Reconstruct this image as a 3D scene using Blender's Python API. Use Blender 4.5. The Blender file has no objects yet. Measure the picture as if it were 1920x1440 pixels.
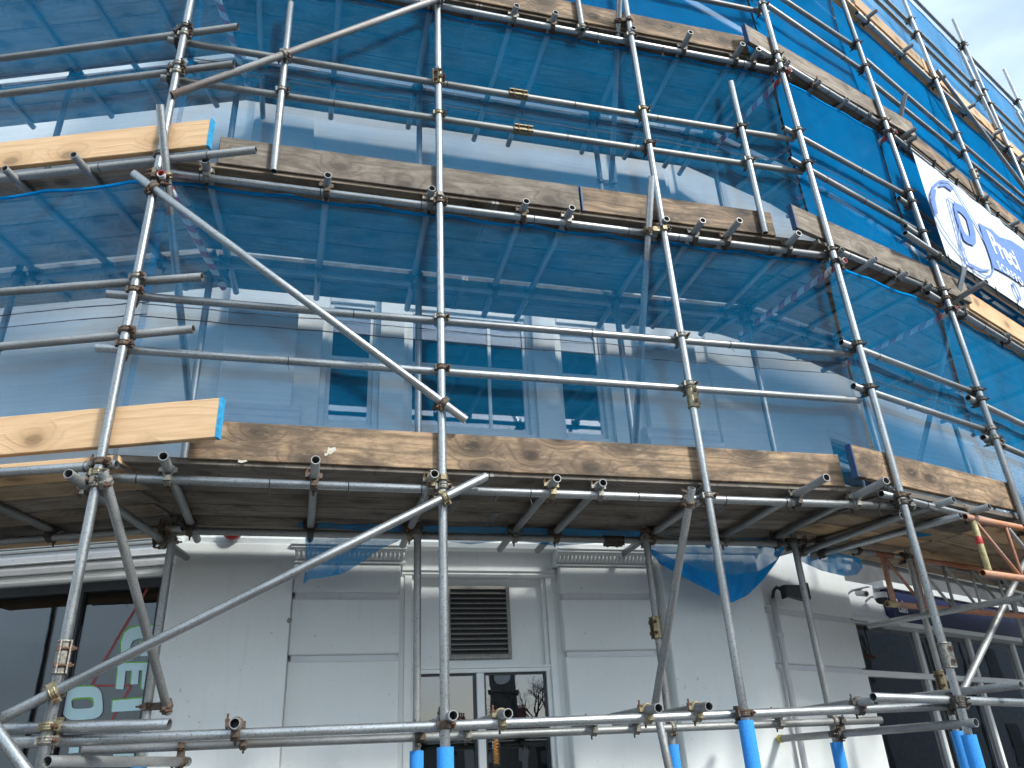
import bpy, bmesh, math, random
from mathutils import Vector, Matrix, noise
random.seed(7)
scene = bpy.context.scene
COL = scene.collection
RAD = math.radians

# ------------------------------------------------------------------ camera, sky, sun, exposure
CZ = 1.70                                   # height of the lens above the pavement
FPX, PITCH, ROLL = 1469.3, RAD(26.3345), RAD(-3.1476)
_f = Vector((0, math.cos(PITCH), math.sin(PITCH)))
_u0 = Vector((0, -math.sin(PITCH), math.cos(PITCH)))
_r0 = Vector((1, 0, 0))
CR = math.cos(ROLL) * _r0 + math.sin(ROLL) * _u0
CU = -math.sin(ROLL) * _r0 + math.cos(ROLL) * _u0
CF = _f
EYE = Vector((0, 0, CZ))
cam_data = bpy.data.cameras.new('camera')
cam_data.sensor_width = 36.0
cam_data.sensor_fit = 'HORIZONTAL'
cam_data.lens = FPX / 1920 * 36.0
cam_data.clip_start = 0.05
cam_data.clip_end = 2000
cam = bpy.data.objects.new('camera', cam_data)
COL.objects.link(cam)
cam.matrix_world = Matrix(((CR.x, CU.x, -CF.x, 0), (CR.y, CU.y, -CF.y, 0), (CR.z, CU.z, -CF.z, CZ), (0, 0, 0, 1)))
scene.camera = cam

SUN_AZ, SUN_EL = RAD(-38), RAD(37)          # direction TOWARDS the sun, azimuth measured from +X
world = bpy.data.worlds.new('World')
scene.world = world
world.use_nodes = True
nt = world.node_tree
nt.nodes.clear()
wo = nt.nodes.new('ShaderNodeOutputWorld')
bg = nt.nodes.new('ShaderNodeBackground')
sky = nt.nodes.new('ShaderNodeTexSky')
sky.sky_type = 'NISHITA'
sky.sun_disc = False
sky.sun_elevation = SUN_EL
sky.sun_rotation = math.pi / 2 - SUN_AZ
sky.air_density = 1.0
sky.dust_density = 2.0
sky.ozone_density = 1.4
tc = nt.nodes.new('ShaderNodeTexCoord')
mp = nt.nodes.new('ShaderNodeMapping')
mp.inputs['Scale'].default_value = (1.0, 1.0, 2.2)
cn = nt.nodes.new('ShaderNodeTexNoise')
cn.inputs['Scale'].default_value = 1.9
cn.inputs['Detail'].default_value = 5
cr = nt.nodes.new('ShaderNodeValToRGB')
cr.color_ramp.elements[0].position = 0.30
cr.color_ramp.elements[1].position = 0.62
mixc = nt.nodes.new('ShaderNodeMix')
mixc.data_type = 'RGBA'
mixc.inputs['B'].default_value = (6.8, 8.4, 9.7, 1)
nt.links.new(tc.outputs['Generated'], mp.inputs['Vector'])
nt.links.new(mp.outputs['Vector'], cn.inputs['Vector'])
nt.links.new(cn.outputs['Fac'], cr.inputs['Fac'])
cm = nt.nodes.new('ShaderNodeMath')
cm.operation = 'MULTIPLY'
cm.inputs[1].default_value = 0.88
nt.links.new(cr.outputs['Color'], cm.inputs[0])
nt.links.new(cm.outputs[0], mixc.inputs['Factor'])
nt.links.new(sky.outputs[0], mixc.inputs['A'])
nt.links.new(mixc.outputs['Result'], bg.inputs['Color'])
bg.inputs['Strength'].default_value = 0.10
nt.links.new(bg.outputs[0], wo.inputs['Surface'])

sun_data = bpy.data.lights.new('sun', 'SUN')
sun_data.energy = 2.05
sun_data.angle = RAD(8.0)
sun_data.color = (1.0, 1.0, 0.94)
sun = bpy.data.objects.new('sun', sun_data)
COL.objects.link(sun)
sd_ = Vector((math.cos(SUN_AZ) * math.cos(SUN_EL), math.sin(SUN_AZ) * math.cos(SUN_EL), math.sin(SUN_EL)))
sun.location = sd_ * 50
sun.rotation_euler = sd_.to_track_quat('Z', 'Y').to_euler()

vs = scene.view_settings
vs.view_transform = 'Standard'
vs.look = 'None'
vs.gamma = 1
vs.use_curve_mapping = False
vs.exposure = 1.05
cy = scene.cycles
cy.use_denoising = True
cy.max_bounces = 5
cy.diffuse_bounces = 3
cy.glossy_bounces = 3
cy.transparent_max_bounces = 12
cy.caustics_reflective = False
cy.caustics_refractive = False
cy.use_adaptive_sampling = True
cy.adaptive_threshold = 0.03
cy.sample_clamp_indirect = 8.0

# ------------------------------------------------------------------ materials
def new_mat(name):
    m = bpy.data.materials.new(name)
    m.use_nodes = True
    n = m.node_tree
    b = n.nodes['Principled BSDF']
    return m, n, b

class NB:
    """small node-building helper"""
    def __init__(s, n): s.n = n
    def add(s, t, **kw):
        x = s.n.nodes.new('ShaderNode' + t)
        for k, v in kw.items():
            if hasattr(x, k): setattr(x, k, v)
            else: x.inputs[k].default_value = v
        return x
    def link(s, a, b): s.n.links.new(a, b)
    def coords(s, scale=(1, 1, 1), rnd=True, kind='Object'):
        tc = s.add('TexCoord')
        m = s.add('Mapping')
        m.inputs['Scale'].default_value = scale
        s.link(tc.outputs[kind], m.inputs['Vector'])
        if rnd:
            oi = s.add('ObjectInfo')
            mm = s.add('Math', operation='MULTIPLY')
            mm.inputs[1].default_value = 83.0
            s.link(oi.outputs['Random'], mm.inputs[0])
            cb = s.add('CombineXYZ')
            for i in range(3): s.link(mm.outputs[0], cb.inputs[i])
            s.link(cb.outputs[0], m.inputs['Location'])
        return m.outputs['Vector']
    def noise(s, vec, scale, detail=4, rough=.55, dist=0):
        x = s.add('TexNoise')
        x.inputs['Scale'].default_value = scale
        x.inputs['Detail'].default_value = detail
        x.inputs['Roughness'].default_value = rough
        x.inputs['Distortion'].default_value = dist
        s.link(vec, x.inputs['Vector'])
        return x.outputs['Fac']
    def ramp(s, fac, stops):
        x = s.add('ValToRGB')
        e = x.color_ramp.elements
        while len(e) < len(stops): e.new(0.5)
        for el, (p, c) in zip(e, stops):
            el.position = p
            el.color = (c, c, c, 1) if isinstance(c, (int, float)) else (*c, 1)
        s.link(fac, x.inputs['Fac'])
        return x.outputs['Color']
    def mix(s, fac, a, b, mode='MIX'):
        x = s.add('Mix', data_type='RGBA', blend_type=mode)
        for v, k in ((fac, 'Factor'), (a, 'A'), (b, 'B')):
            if hasattr(v, 'is_linked') or hasattr(v, 'links'): s.link(v, x.inputs[k])
            elif k == 'Factor': x.inputs[0].default_value = v
            else: x.inputs[k].default_value = (*v, 1) if not isinstance(v, (int, float)) else (v, v, v, 1)
        return x.outputs['Result']
    def bump(s, h, strength, dist, bsdf):
        x = s.add('Bump')
        x.inputs['Strength'].default_value = strength
        x.inputs['Distance'].default_value = dist
        s.link(h, x.inputs['Height'])
        s.link(x.outputs[0], bsdf.inputs['Normal'])

def mat_galv(name, dark, light, rough=.42, metal=.75, rust=0.0):
    m, n, b = new_mat(name)
    k = NB(n)
    v = k.coords((1, 1, .28))
    big = k.noise(v, 9, 5, .6)
    v2 = k.coords((1, 1, 1))
    fine = k.noise(v2, 95, 3, .7)
    oi = k.add('ObjectInfo')
    base = k.mix(oi.outputs['Random'], dark, light)
    c1 = k.mix(k.ramp(big, [(.35, 0.0), (.7, 1.0)]), base, k.mix(.4, base, (.58, .60, .61)))
    spk = k.ramp(fine, [(.52, 0.0), (.68, 1.0)])
    c2 = k.mix(k.mix(.8, (0, 0, 0), spk), c1, (.15, .148, .14))
    stain = k.noise(k.coords((1, 1, .12)), 14, 6, .65)
    c3 = k.mix(k.ramp(stain, [(.56 - rust * .2, 0.0), (.72 - rust * .2, .6)]), c2, (.17, .145, .12) if rust < .3 else (.20, .075, .03))
    k.link(c3, b.inputs['Base Color'])
    b.inputs['Metallic'].default_value = metal
    k.link(k.ramp(big, [(.2, rough - .1), (.8, rough + .16)]), b.inputs['Roughness'])
    k.bump(k.mix(.5, fine, big), .18, .003, b)
    return m

def mat_plain(name, col, rough=.6, metal=0, nscale=30, var=.25, bump=.1, emit=0):
    m, n, b = new_mat(name)
    k = NB(n)
    f = k.noise(k.coords(), nscale, 5, .6)
    lo = tuple(c * (1 - var) for c in col)
    hi = tuple(min(1, c * (1 + var)) for c in col)
    k.link(k.mix(k.ramp(f, [(.3, 0.0), (.7, 1.0)]), lo, hi), b.inputs['Base Color'])
    b.inputs['Roughness'].default_value = rough
    b.inputs['Metallic'].default_value = metal
    if bump: k.bump(f, bump, .01, b)
    if emit:
        b.inputs['Emission Color'].default_value = (*col, 1)
        b.inputs['Emission Strength'].default_value = emit
    return m

def mat_wood(name, early, late, stain, knots=.5, weather=0.0):
    """boards: local X runs along the grain, which bends round the knots"""
    m, n, b = new_mat(name)
    k = NB(n)
    v = k.coords((1, 1, 1))
    # knots: round cells, about half of them used
    vor = k.add('TexVoronoi', feature='F1', voronoi_dimensions='2D')
    vor.inputs['Scale'].default_value = 1.0
    k.link(k.coords((3.0, 4.6, 1)), vor.inputs['Vector'])
    use = k.ramp(vor.outputs['Color'], [(.42, 0.0), (.46, 1.0)])
    core = k.mix(1.0, k.ramp(vor.outputs['Distance'], [(.0, 1.0), (.12, .9), (.17, .3), (.26, 0.0)]), use, 'MULTIPLY')
    halo = k.mix(1.0, k.ramp(vor.outputs['Distance'], [(.0, 1.0), (.22, .75), (.55, 0.0)]), use, 'MULTIPLY')
    # growth lines
    sp = k.add('SeparateXYZ'); k.link(v, sp.inputs[0])
    low = k.noise(k.coords((.45, 2.6, 2.6)), 1.6, 2, .5)
    a1 = k.add('Math', operation='MULTIPLY_ADD'); a1.inputs[1].default_value = 34.0
    k.link(low, a1.inputs[0])
    y1 = k.add('Math', operation='MULTIPLY'); y1.inputs[1].default_value = 95.0; k.link(sp.outputs['Y'], y1.inputs[0])
    k.link(y1.outputs[0], a1.inputs[2])
    a2 = k.add('Math', operation='MULTIPLY_ADD'); a2.inputs[1].default_value = 15.0
    k.link(halo, a2.inputs[0]); k.link(a1.outputs[0], a2.inputs[2])
    sn = k.add('Math', operation='SINE'); k.link(a2.outputs[0], sn.inputs[0])
    lines = k.ramp(sn.outputs[0], [(.0, 0.0), (.55, .25), (1.0, 1.0)])
    grain = k.noise(k.coords((.8, 11, 11)), 3.0, 6, .65, .4)
    fib = k.noise(k.coords((3.0, 80, 80)), 2.0, 3, .7)
    c = k.mix(k.ramp(grain, [(.32, 0.0), (.68, 1.0)]), early, late)
    c = k.mix(k.mix(.55 if weather else .26, (0, 0, 0), lines), c, stain)
    c = k.mix(k.mix(.28, (0, 0, 0), k.ramp(fib, [(.45, 0.0), (.62, 1.0)])), c, stain)
    c = k.mix(k.mix(min(1, knots * .9), (0, 0, 0), halo), c, tuple(x * .8 for x in stain))
    c = k.mix(k.mix(min(1, knots * 1.1), (0, 0, 0), core), c, tuple(x * .35 for x in stain))
    if weather:
        w = k.noise(k.coords((1.3, 3, 3)), 3.2, 6, .68)
        c = k.mix(k.ramp(w, [(.40, 0.0), (.60, weather)]), c, (.085, .06, .04))
        w2 = k.noise(k.coords((5, 14, 14)), 3, 6, .72)
        c = k.mix(k.ramp(w2, [(.55, 0.0), (.72, weather * .45)]), c, (.48, .40, .30))
    oi = k.add('ObjectInfo')
    c = k.mix(.75, c, k.mix(oi.outputs['Random'], (.62, .62, .63), (1.25, 1.22, 1.18)), 'MULTIPLY')
    k.link(c, b.inputs['Base Color'])
    b.inputs['Roughness'].default_value = .78
    k.bump(k.mix(.5, k.mix(.5, grain, fib), lines), .4, .004, b)
    return m

def mat_paint(name, col=(.80, .825, .81), rough=.5, dirt=.25, lumps=.25):
    m, n, b = new_mat(name)
    k = NB(n)
    v = k.coords((1, 1, 1), rnd=False)
    a = k.noise(v, 2.3, 6, .6)
    streak = k.noise(k.coords((5, 5, .5), rnd=False), 3.0, 5, .65)
    spots = k.noise(v, 38, 2, .5)
    c = k.mix(k.ramp(a, [(.35, 0.0), (.75, 1.0)]), col, tuple(x * .93 for x in col))
    c = k.mix(k.ramp(streak, [(.55, 0.0), (.8, dirt)]), c, tuple(x * y for x, y in zip(col, (.66, .655, .63))))
    c = k.mix(k.ramp(spots, [(.73, 0.0), (.77, .55)]), c, (.30, .29, .27))
    k.link(c, b.inputs['Base Color'])
    b.inputs['Roughness'].default_value = rough
    fine = k.noise(v, 55, 5, .6)
    k.bump(k.mix(.5, fine, k.noise(v, 9, 3)), lumps, .006, b)
    return m

def mat_net(name, col, cover):
    """woven debris netting: threads cover a share of the sheet, more when seen at a slant; the holes are clear"""
    m, n, b = new_mat(name)
    n.nodes.remove(b)
    k = NB(n)
    out = n.nodes['Material Output']
    tr = k.add('BsdfTransparent')
    df = k.add('BsdfDiffuse')
    tl = k.add('BsdfTranslucent')
    v = k.coords((1, 1, 1))
    weave = k.noise(k.coords((1.6, 1.6, 120)), 1.0, 3, .7)
    cl = k.noise(v, 1.7, 4, .6)
    cc = k.mix(k.ramp(cl, [(.3, 0.0), (.7, 1.0)]), tuple(x * .85 for x in col), tuple(min(1, x * 1.15) for x in col))
    k.link(cc, df.inputs['Color'])
    k.link(cc, tl.inputs['Color'])
    mx = k.add('MixShader'); mx.inputs[0].default_value = .45
    k.link(df.outputs[0], mx.inputs[1]); k.link(tl.outputs[0], mx.inputs[2])
    hole = k.mix(.5, k.ramp(weave, [(.35, 1 - cover + .08), (.68, 1 - cover - .08)]), k.ramp(cl, [(.3, 1 - cover + .03), (.72, 1 - cover - .03)]))
    ge = k.add('NewGeometry')
    dt = k.add('VectorMath', operation='DOT_PRODUCT')
    k.link(ge.outputs['Normal'], dt.inputs[0]); k.link(ge.outputs['Incoming'], dt.inputs[1])
    ab = k.add('Math', operation='ABSOLUTE'); k.link(dt.outputs['Value'], ab.inputs[0])
    mxx = k.add('Math', operation='MAXIMUM'); mxx.inputs[1].default_value = .12; k.link(ab.outputs[0], mxx.inputs[0])
    inv = k.add('Math', operation='DIVIDE'); inv.inputs[0].default_value = 1.0; k.link(mxx.outputs[0], inv.inputs[1])
    pw = k.add('Math', operation='POWER'); k.link(hole, pw.inputs[0]); k.link(inv.outputs[0], pw.inputs[1])
    ms = k.add('MixShader')
    k.link(pw.outputs[0], ms.inputs[0])
    k.link(mx.outputs[0], ms.inputs[1]); k.link(tr.outputs[0], ms.inputs[2])
    k.link(ms.outputs[0], out.inputs['Surface'])
    return m

def mat_glass(name, tint=(.85, .9, .9), refl=1.0):
    m, n, b = new_mat(name)
    n.nodes.remove(b)
    k = NB(n)
    out = n.nodes['Material Output']
    tr = k.add('BsdfTransparent'); tr.inputs['Color'].default_value = (*tint, 1)
    gl = k.add('BsdfGlossy'); gl.inputs['Roughness'].default_value = .0
    gl.inputs['Color'].default_value = (.95, .97, 1, 1)
    v = k.coords((1, 1, 1))
    bp = k.add('Bump'); bp.inputs['Strength'].default_value = .012; bp.inputs['Distance'].default_value = .05
    k.link(k.noise(v, 2.2, 2), bp.inputs['Height']); k.link(bp.outputs[0], gl.inputs['Normal'])
    fr = k.add('Fresnel'); fr.inputs['IOR'].default_value = 1.5
    mu = k.add('Math', operation='MULTIPLY_ADD'); mu.inputs[1].default_value = 1.7 * refl; mu.inputs[2].default_value = .04 * refl
    mu.use_clamp = True
    k.link(fr.outputs[0], mu.inputs[0])
    ms = k.add('MixShader')
    k.link(mu.outputs[0], ms.inputs[0]); k.link(tr.outputs[0], ms.inputs[1]); k.link(gl.outputs[0], ms.inputs[2])
    k.link(ms.outputs[0], out.inputs['Surface'])
    return m

def mat_stripes(name):
    m, n, b = new_mat(name)
    k = NB(n)
    tc = k.add('TexCoord')
    sp = k.add('SeparateXYZ'); k.link(tc.outputs['Object'], sp.inputs[0])
    an = k.add('Math', operation='ARCTAN2'); k.link(sp.outputs['Y'], an.inputs[0]); k.link(sp.outputs['X'], an.inputs[1])
    a1 = k.add('Math', operation='MULTIPLY'); a1.inputs[1].default_value = 1 / (2 * math.pi); k.link(an.outputs[0], a1.inputs[0])
    z1 = k.add('Math', operation='MULTIPLY_ADD'); z1.inputs[1].default_value = 7.0; k.link(sp.outputs['Z'], z1.inputs[0]); k.link(a1.outputs[0], z1.inputs[2])
    fr = k.add('Math', operation='FRACT'); k.link(z1.outputs[0], fr.inputs[0])
    gt = k.add('Math', operation='GREATER_THAN'); gt.inputs[1].default_value = .5; k.link(fr.outputs[0], gt.inputs[0])
    k.link(k.mix(gt.outputs[0], (.46, .055, .065), (.62, .62, .62)), b.inputs['Base Color'])
    b.inputs['Roughness'].default_value = .4
    return m

M = {}
M['galv'] = mat_galv('galvanised_tube', (.25, .26, .265), (.42, .44, .45), .38, .85)
M['galv_dull'] = mat_galv('dull_tube', (.19, .195, .19), (.30, .30, .295), .5, .65)
M['galv_rust'] = mat_galv('rusty_tube', (.30, .29, .28), (.40, .39, .37), .6, .5, .55)
M['brass'] = mat_plain('yellow_zinc_fitting', (.24, .20, .125), .45, .6, 60, .35, .2)
M['fit'] = mat_plain('grey_fitting', (.22, .205, .18), .55, .6, 70, .4, .2)
M['fit_rust'] = mat_plain('brown_fitting', (.115, .083, .062), .7, .4, 80, .5, .3)
M['fit_dark'] = mat_plain('dark_fitting', (.085, .075, .065), .6, .5, 80, .4, .3)
M['bolt'] = mat_plain('rusty_bolt', (.125, .068, .042), .8, .3, 120, .5, .3)
M['pine'] = mat_wood('new_pine', (.69, .475, .285), (.59, .385, .215), (.45, .27, .135), .6)
M['pine2'] = mat_wood('grubby_pine', (.48, .37, .25), (.38, .28, .185), (.25, .18, .12), .5, .35)
M['old'] = mat_wood('weathered_board', (.52, .36, .22), (.25, .16, .095), (.085, .052, .03), 1.0, .85)
M['grey'] = mat_wood('grey_board', (.36, .31, .25), (.22, .18, .14), (.11, .088, .068), .6, .65)
M['deck_pale'] = mat_wood('pale_grey_deck_board', (.56, .51, .45), (.48, .43, .37), (.30, .26, .21), .6, .2)
M['deck_old'] = mat_wood('grimy_shaded_old_board', (.29, .24, .185), (.16, .128, .098), (.08, .062, .047), .8, .6)  # darker copy of the old board: grime, plus underside shade put into its colour
M['deck_grey'] = mat_wood('grimy_shaded_grey_board', (.29, .255, .22), (.19, .163, .135), (.09, .076, .062), .6, .5)  # grey board darkened likewise, grime and underside shade both in the colour
M['bluepaint'] = mat_plain('blue_end_paint', (.03, .30, .55), .6, 0, 40, .35, .2)
M['bluedark'] = mat_plain('dark_blue_end_paint', (.015, .05, .13), .6, 0, 40, .35, .2)
M['hoop'] = mat_plain('end_band', (.19, .18, .17), .55, .6, 40, .3, .1)
M['paint'] = mat_paint('white_masonry_paint')
M['gloss'] = mat_paint('white_woodwork', (.80, .825, .815), .32, .12, .1)
M['greypaint'] = mat_paint('grey_white_moulding', (.72, .73, .75), .5, .5, .6)
M['net'] = mat_net('blue_netting', (.003, .25, .55), .235)
M['net2'] = mat_net('folded_brightened_netting', (.006, .36, .80), .68)  # same net, folded; colour raised to stand in for light lost under the deck
M['net_dense'] = mat_net('dense_blue_netting', (.003, .215, .53), .44)
M['netband'] = mat_plain('dark_net_stitching', (.02, .035, .06), .8, 0, 60, .5, 0)
M['glass'] = mat_glass('window_glass', (.75, .82, .84), 1.6)
M['glass_shop'] = mat_glass('shop_glass', (.45, .48, .50), 1.25)
M['glass_left'] = mat_glass('tinted_shop_glass', (.40, .43, .45), .55)
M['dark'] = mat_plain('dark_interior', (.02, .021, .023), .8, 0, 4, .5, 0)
M['room'] = mat_plain('room_wall', (.10, .10, .105), .8, 0, 4, .3, 0)
M['darkframe'] = mat_plain('dark_grey_frame', (.035, .038, .042), .4, .2, 20, .2, .05)
M['black'] = mat_plain('black_plastic', (.012, .012, .013), .45, 0, 60, .3, .1)
M['foam'] = mat_plain('blue_foam', (.028, .25, .68), .85, 0, 160, .22, .5)
M['orange'] = mat_galv('rusty_orange_tube', (.46, .15, .055), (.50, .19, .07), .6, .15, .5)
M['yellow'] = mat_plain('faded_yellow_paint', (.42, .36, .18), .6, .1, 40, .35, .2)
M['tape'] = mat_plain('red_tape', (.55, .05, .04), .4, 0, 40, .15, 0)
M['stripe'] = mat_stripes('red_white_tape')
M['grille'] = mat_plain('louvre_metal', (.30, .285, .26), .55, .3, 140, .5, .3)
M['louvre'] = mat_plain('sooty_louvre', (.13, .12, .11), .6, .2, 90, .4, .2)
M['navy'] = mat_plain('navy_fascia', (.008, .012, .075), .35, 0, 10, .1, 0)
M['white'] = mat_plain('white_print', (.82, .83, .84), .5, 0, 10, .04, 0)
M['banner'] = mat_plain('white_pvc', (.62, .66, .71), .5, 0, 5, .05, .15)
M['print'] = mat_plain('blue_print', (.10, .20, .55), .5, 0, 10, .08, 0)
M['decal'] = mat_plain('pale_blue_decal', (.55, .76, .80), .5, 0, 10, .05, 0)
M['green'] = mat_plain('green_decal', (.14, .46, .03), .5, 0, 10, .05, 0)
M['redline'] = mat_plain('red_decal', (.30, .05, .048), .5, 0, 10, .05, 0)
M['bell'] = mat_plain('red_bell', (.36, .012, .012), .3, .1, 10, .1, 0)
M['pipe'] = mat_paint('painted_pipe', (.55, .55, .56), .45, .5, .5)
M['pave'] = mat_plain('paving', (.15, .145, .138), .85, 0, 3, .25, .3)
M['road'] = mat_plain('asphalt', (.05, .05, .052), .9, 0, 40, .3, .5)
M['brick'] = mat_plain('dark_red_brick', (.22, .10, .07), .85, 0, 6, .3, .2)
M['render'] = mat_plain('pale_render', (.45, .43, .40), .85, 0, 3, .12, .1)
M['slate'] = mat_plain('slate', (.075, .08, .09), .7, 0, 6, .3, .2)
M['stone'] = mat_plain('dark_stone', (.15, .14, .13), .85, 0, 5, .3, .2)
M['bark'] = mat_plain('bark', (.055, .045, .038), .95, 0, 25, .4, .5)
M['bulb'] = mat_plain('glowing_filament', (1.0, .42, .08), .5, 0, 5, .0, 0, 1.6)
M['scrap'] = mat_plain('old_paper', (.50, .46, .39), .8, 0, 60, .2, .1)
M['cap'] = mat_plain('yellow_end_cap', (.55, .42, .05), .5, 0, 30, .2, 0)

# ------------------------------------------------------------------ object helpers
WM = {}
def place(o, mw, parent=None):
    COL.objects.link(o)
    WM[o.name] = mw
    if parent is not None:
        o.parent = parent
        o.matrix_parent_inverse = WM[parent.name].inverted()
    o.matrix_basis = mw
    return o

def empty(name, loc, label, cat, group=None):
    o = bpy.data.objects.new(name, None)
    o.empty_display_size = .2
    place(o, Matrix.Translation(loc))
    tag(o, label, cat, group)
    return o

def tag(o, label=None, cat=None, group=None, kind=None):
    if label: o['label'] = label
    if cat: o['category'] = cat
    if group: o['group'] = group
    if kind: o['kind'] = kind
    return o

def obj(name, me, mw, parent=None):
    return place(bpy.data.objects.new(name, me), mw, parent)

def mesh(name, verts, faces, mat, smooth=False, mats=None, fm=None):
    me = bpy.data.meshes.new(name)
    me.from_pydata([tuple(v) for v in verts], [], faces)
    for m_ in (mats or [mat]): me.materials.append(m_)
    if fm: me.polygons.foreach_set('material_index', fm)
    if smooth: me.polygons.foreach_set('use_smooth', [True] * len(me.polygons))
    me.update()
    return me

def frame_z(p, zdir, ydir=None, roll=0.0):
    z = zdir.normalized()
    y = ydir if ydir is not None else (Vector((0, 0, 1)) if abs(z.z) < .95 else Vector((0, 1, 0)))
    y = (y - z * y.dot(z)).normalized()
    x = y.cross(z)
    m = Matrix(((x.x, y.x, z.x, p.x), (x.y, y.y, z.y, p.y), (x.z, y.z, z.z, p.z), (0, 0, 0, 1)))
    return m @ Matrix.Rotation(roll, 4, 'Z') if roll else m

TUBES = []
R_T = .0242
_tm = {}
def tube_mesh(L, mat, r=R_T, wall=.0042, seg=20, deep=.14):
    key = (round(L, 3), mat.name, r)
    if key in _tm: return _tm[key]
    V, Fc = [], []
    ri = r - wall
    dp = min(deep, L * .3)
    rings = [(ri, dp), (ri, 0), (r - .0006, 0), (r, .001), (r, L - .001), (r - .0006, L), (ri, L), (ri, L - dp)]
    for rr, z in rings:
        for i in range(seg):
            a = 2 * math.pi * i / seg
            V.append((rr * math.cos(a), rr * math.sin(a), z))
    for k in range(len(rings) - 1):
        for i in range(seg):
            j = (i + 1) % seg
            Fc.append((k * seg + i, k * seg + j, (k + 1) * seg + j, (k + 1) * seg + i))
    Fc.append(tuple(range(seg))[::-1])
    Fc.append(tuple(range(7 * seg, 8 * seg)))
    me = mesh('tube', V, [f[::-1] for f in Fc], mat, True)
    # keep the cut ends crisp
    sharp = [False] * len(me.edges)
    for e in me.edges:
        a, b2 = e.vertices
        ka, kb = a // seg, b2 // seg
        if ka == kb and ka in (1, 2, 5, 6, 0, 7): sharp[e.index] = True
    at = me.attributes.new('sharp_edge', 'BOOLEAN', 'EDGE')
    at.data.foreach_set('value', sharp)
    _tm[key] = me
    return me

def tube(name, p0, p1, mat='galv', parent=None, couple=True, r=R_T):
    d = p1 - p0
    L = d.length
    o = obj(name, tube_mesh(L, M[mat], r), frame_z(p0, d, roll=random.random() * 6.28), parent)
    if couple: TUBES.append((o, p0.copy(), p1.copy(), name))
    return o

class Facet:
    def __init__(s, ox, oy, yaw):
        a = RAD(yaw)
        s.yaw = a
        s.o = Vector((ox, oy, 0))
        s.u = Vector((math.cos(a), math.sin(a), 0))
        s.n = Vector((-math.sin(a), math.cos(a), 0))
    def pt(s, a, d, z): return s.o + s.u * a + s.n * d + Vector((0, 0, z))
    def px(s, x, y, d):
        """point of the plane d behind this facet that the photo shows at pixel x, y"""
        r = ray(x, y)
        t = (s.o + s.n * d - EYE).dot(s.n) / r.dot(s.n)
        return EYE + r * t
    def sz(s, x, y, d):
        p = s.px(x, y, d)
        return (p - s.o).dot(s.u), p.z
    def sd(s, p): return (p - s.o).dot(s.u), (p - s.o).dot(s.n)
    def mat(s, p): return Matrix.Translation(p) @ Matrix.Rotation(s.yaw, 4, 'Z')

def ray(x, y): return (CF * FPX + CR * (x - 960) - CU * (y - 720)).normalized()
def onz(x, y, z):
    r = ray(x, y)
    return EYE + r * ((z - CZ) / r.z)

_bx = {}
def box_mesh(a, b, c, mat, bev=0.0):
    key = (round(a, 3), round(b, 3), round(c, 3), mat.name, bev)
    if key in _bx: return _bx[key]
    bm = bmesh.new()
    bmesh.ops.create_cube(bm, size=1)
    bmesh.ops.scale(bm, vec=(a, b, c), verts=bm.verts)
    if bev: bmesh.ops.bevel(bm, geom=bm.edges[:], offset=bev, segments=1, affect='EDGES')
    me = bpy.data.meshes.new('block')
    bm.to_mesh(me)
    bm.free()
    me.materials.append(mat)
    _bx[key] = me
    return me

def fbox(name, F, s0, s1, d0, d1, z0, z1, mat, parent=None, bev=0.0):
    """box set square to a facet: s along it, d behind it, z up"""
    p = F.pt((s0 + s1) / 2, (d0 + d1) / 2, (z0 + z1) / 2)
    return obj(name, box_mesh(abs(s1 - s0), abs(d1 - d0), abs(z1 - z0), M[mat], bev), F.mat(p), parent)

def prof(name, F, s0, s1, pts, mat, parent=None, mitre=(0, 0)):
    """a moulding: profile of (d, z) points swept along the facet, mitred ends by (ds per d)"""
    d00 = pts[0][0]
    V = []
    p0 = F.pt(s0, d00, 0)
    n = len(pts)
    for e, (s, mt) in enumerate(((0, mitre[0]), (s1 - s0, mitre[1]))):
        for d, z in pts: V.append((s + (d - d00) * mt, d - d00, z))
    Fc = [(i, (i + 1) % n, n + (i + 1) % n, n + i) for i in range(n)]
    Fc += [tuple(range(n))[::-1], tuple(range(n, 2 * n))]
    me = mesh(name, V, Fc, M[mat])
    bm = bmesh.new(); bm.from_mesh(me); bmesh.ops.recalc_face_normals(bm, faces=bm.faces); bm.to_mesh(me); bm.free()
    return obj(name, me, F.mat(p0), parent)

# ------------------------------------------------------------------ plan of the corner
SP = {1: (-2.0887, 3.6566), 2: (-.4173, 4.1525), 3: (1.1474, 4.5836), 4: (2.4875, 4.9534), 5: (3.7429, 5.7644), 6: (5.4077, 7.1090)}
A = Facet(*SP[1], -4.0)
B = Facet(*SP[2], 15.95)
C = Facet(*SP[4], 32.86)
D = Facet(*SP[5], 38.93)
L0, L1, L2, L3, L4, L5 = [CZ + v for v in (.214, 1.4418, 3.4418, 5.4418, 7.4418, 9.2)]
LV = {0: L0, 1: L1, 2: L2, 3: L3, 4: L4, 5: L5}
def sof(F, i): return (Vector((*SP[i], 0)) - F.o).dot(F.u)
sS1, sS3, sS4 = sof(B, 1), sof(B, 3), sof(B, 4)
cS5 = sof(C, 5)
dS6 = sof(D, 6)
tAB, tBC, tCD = math.tan(RAD(9.97)), math.tan(RAD(8.45)), math.tan(RAD(3.03))

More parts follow.
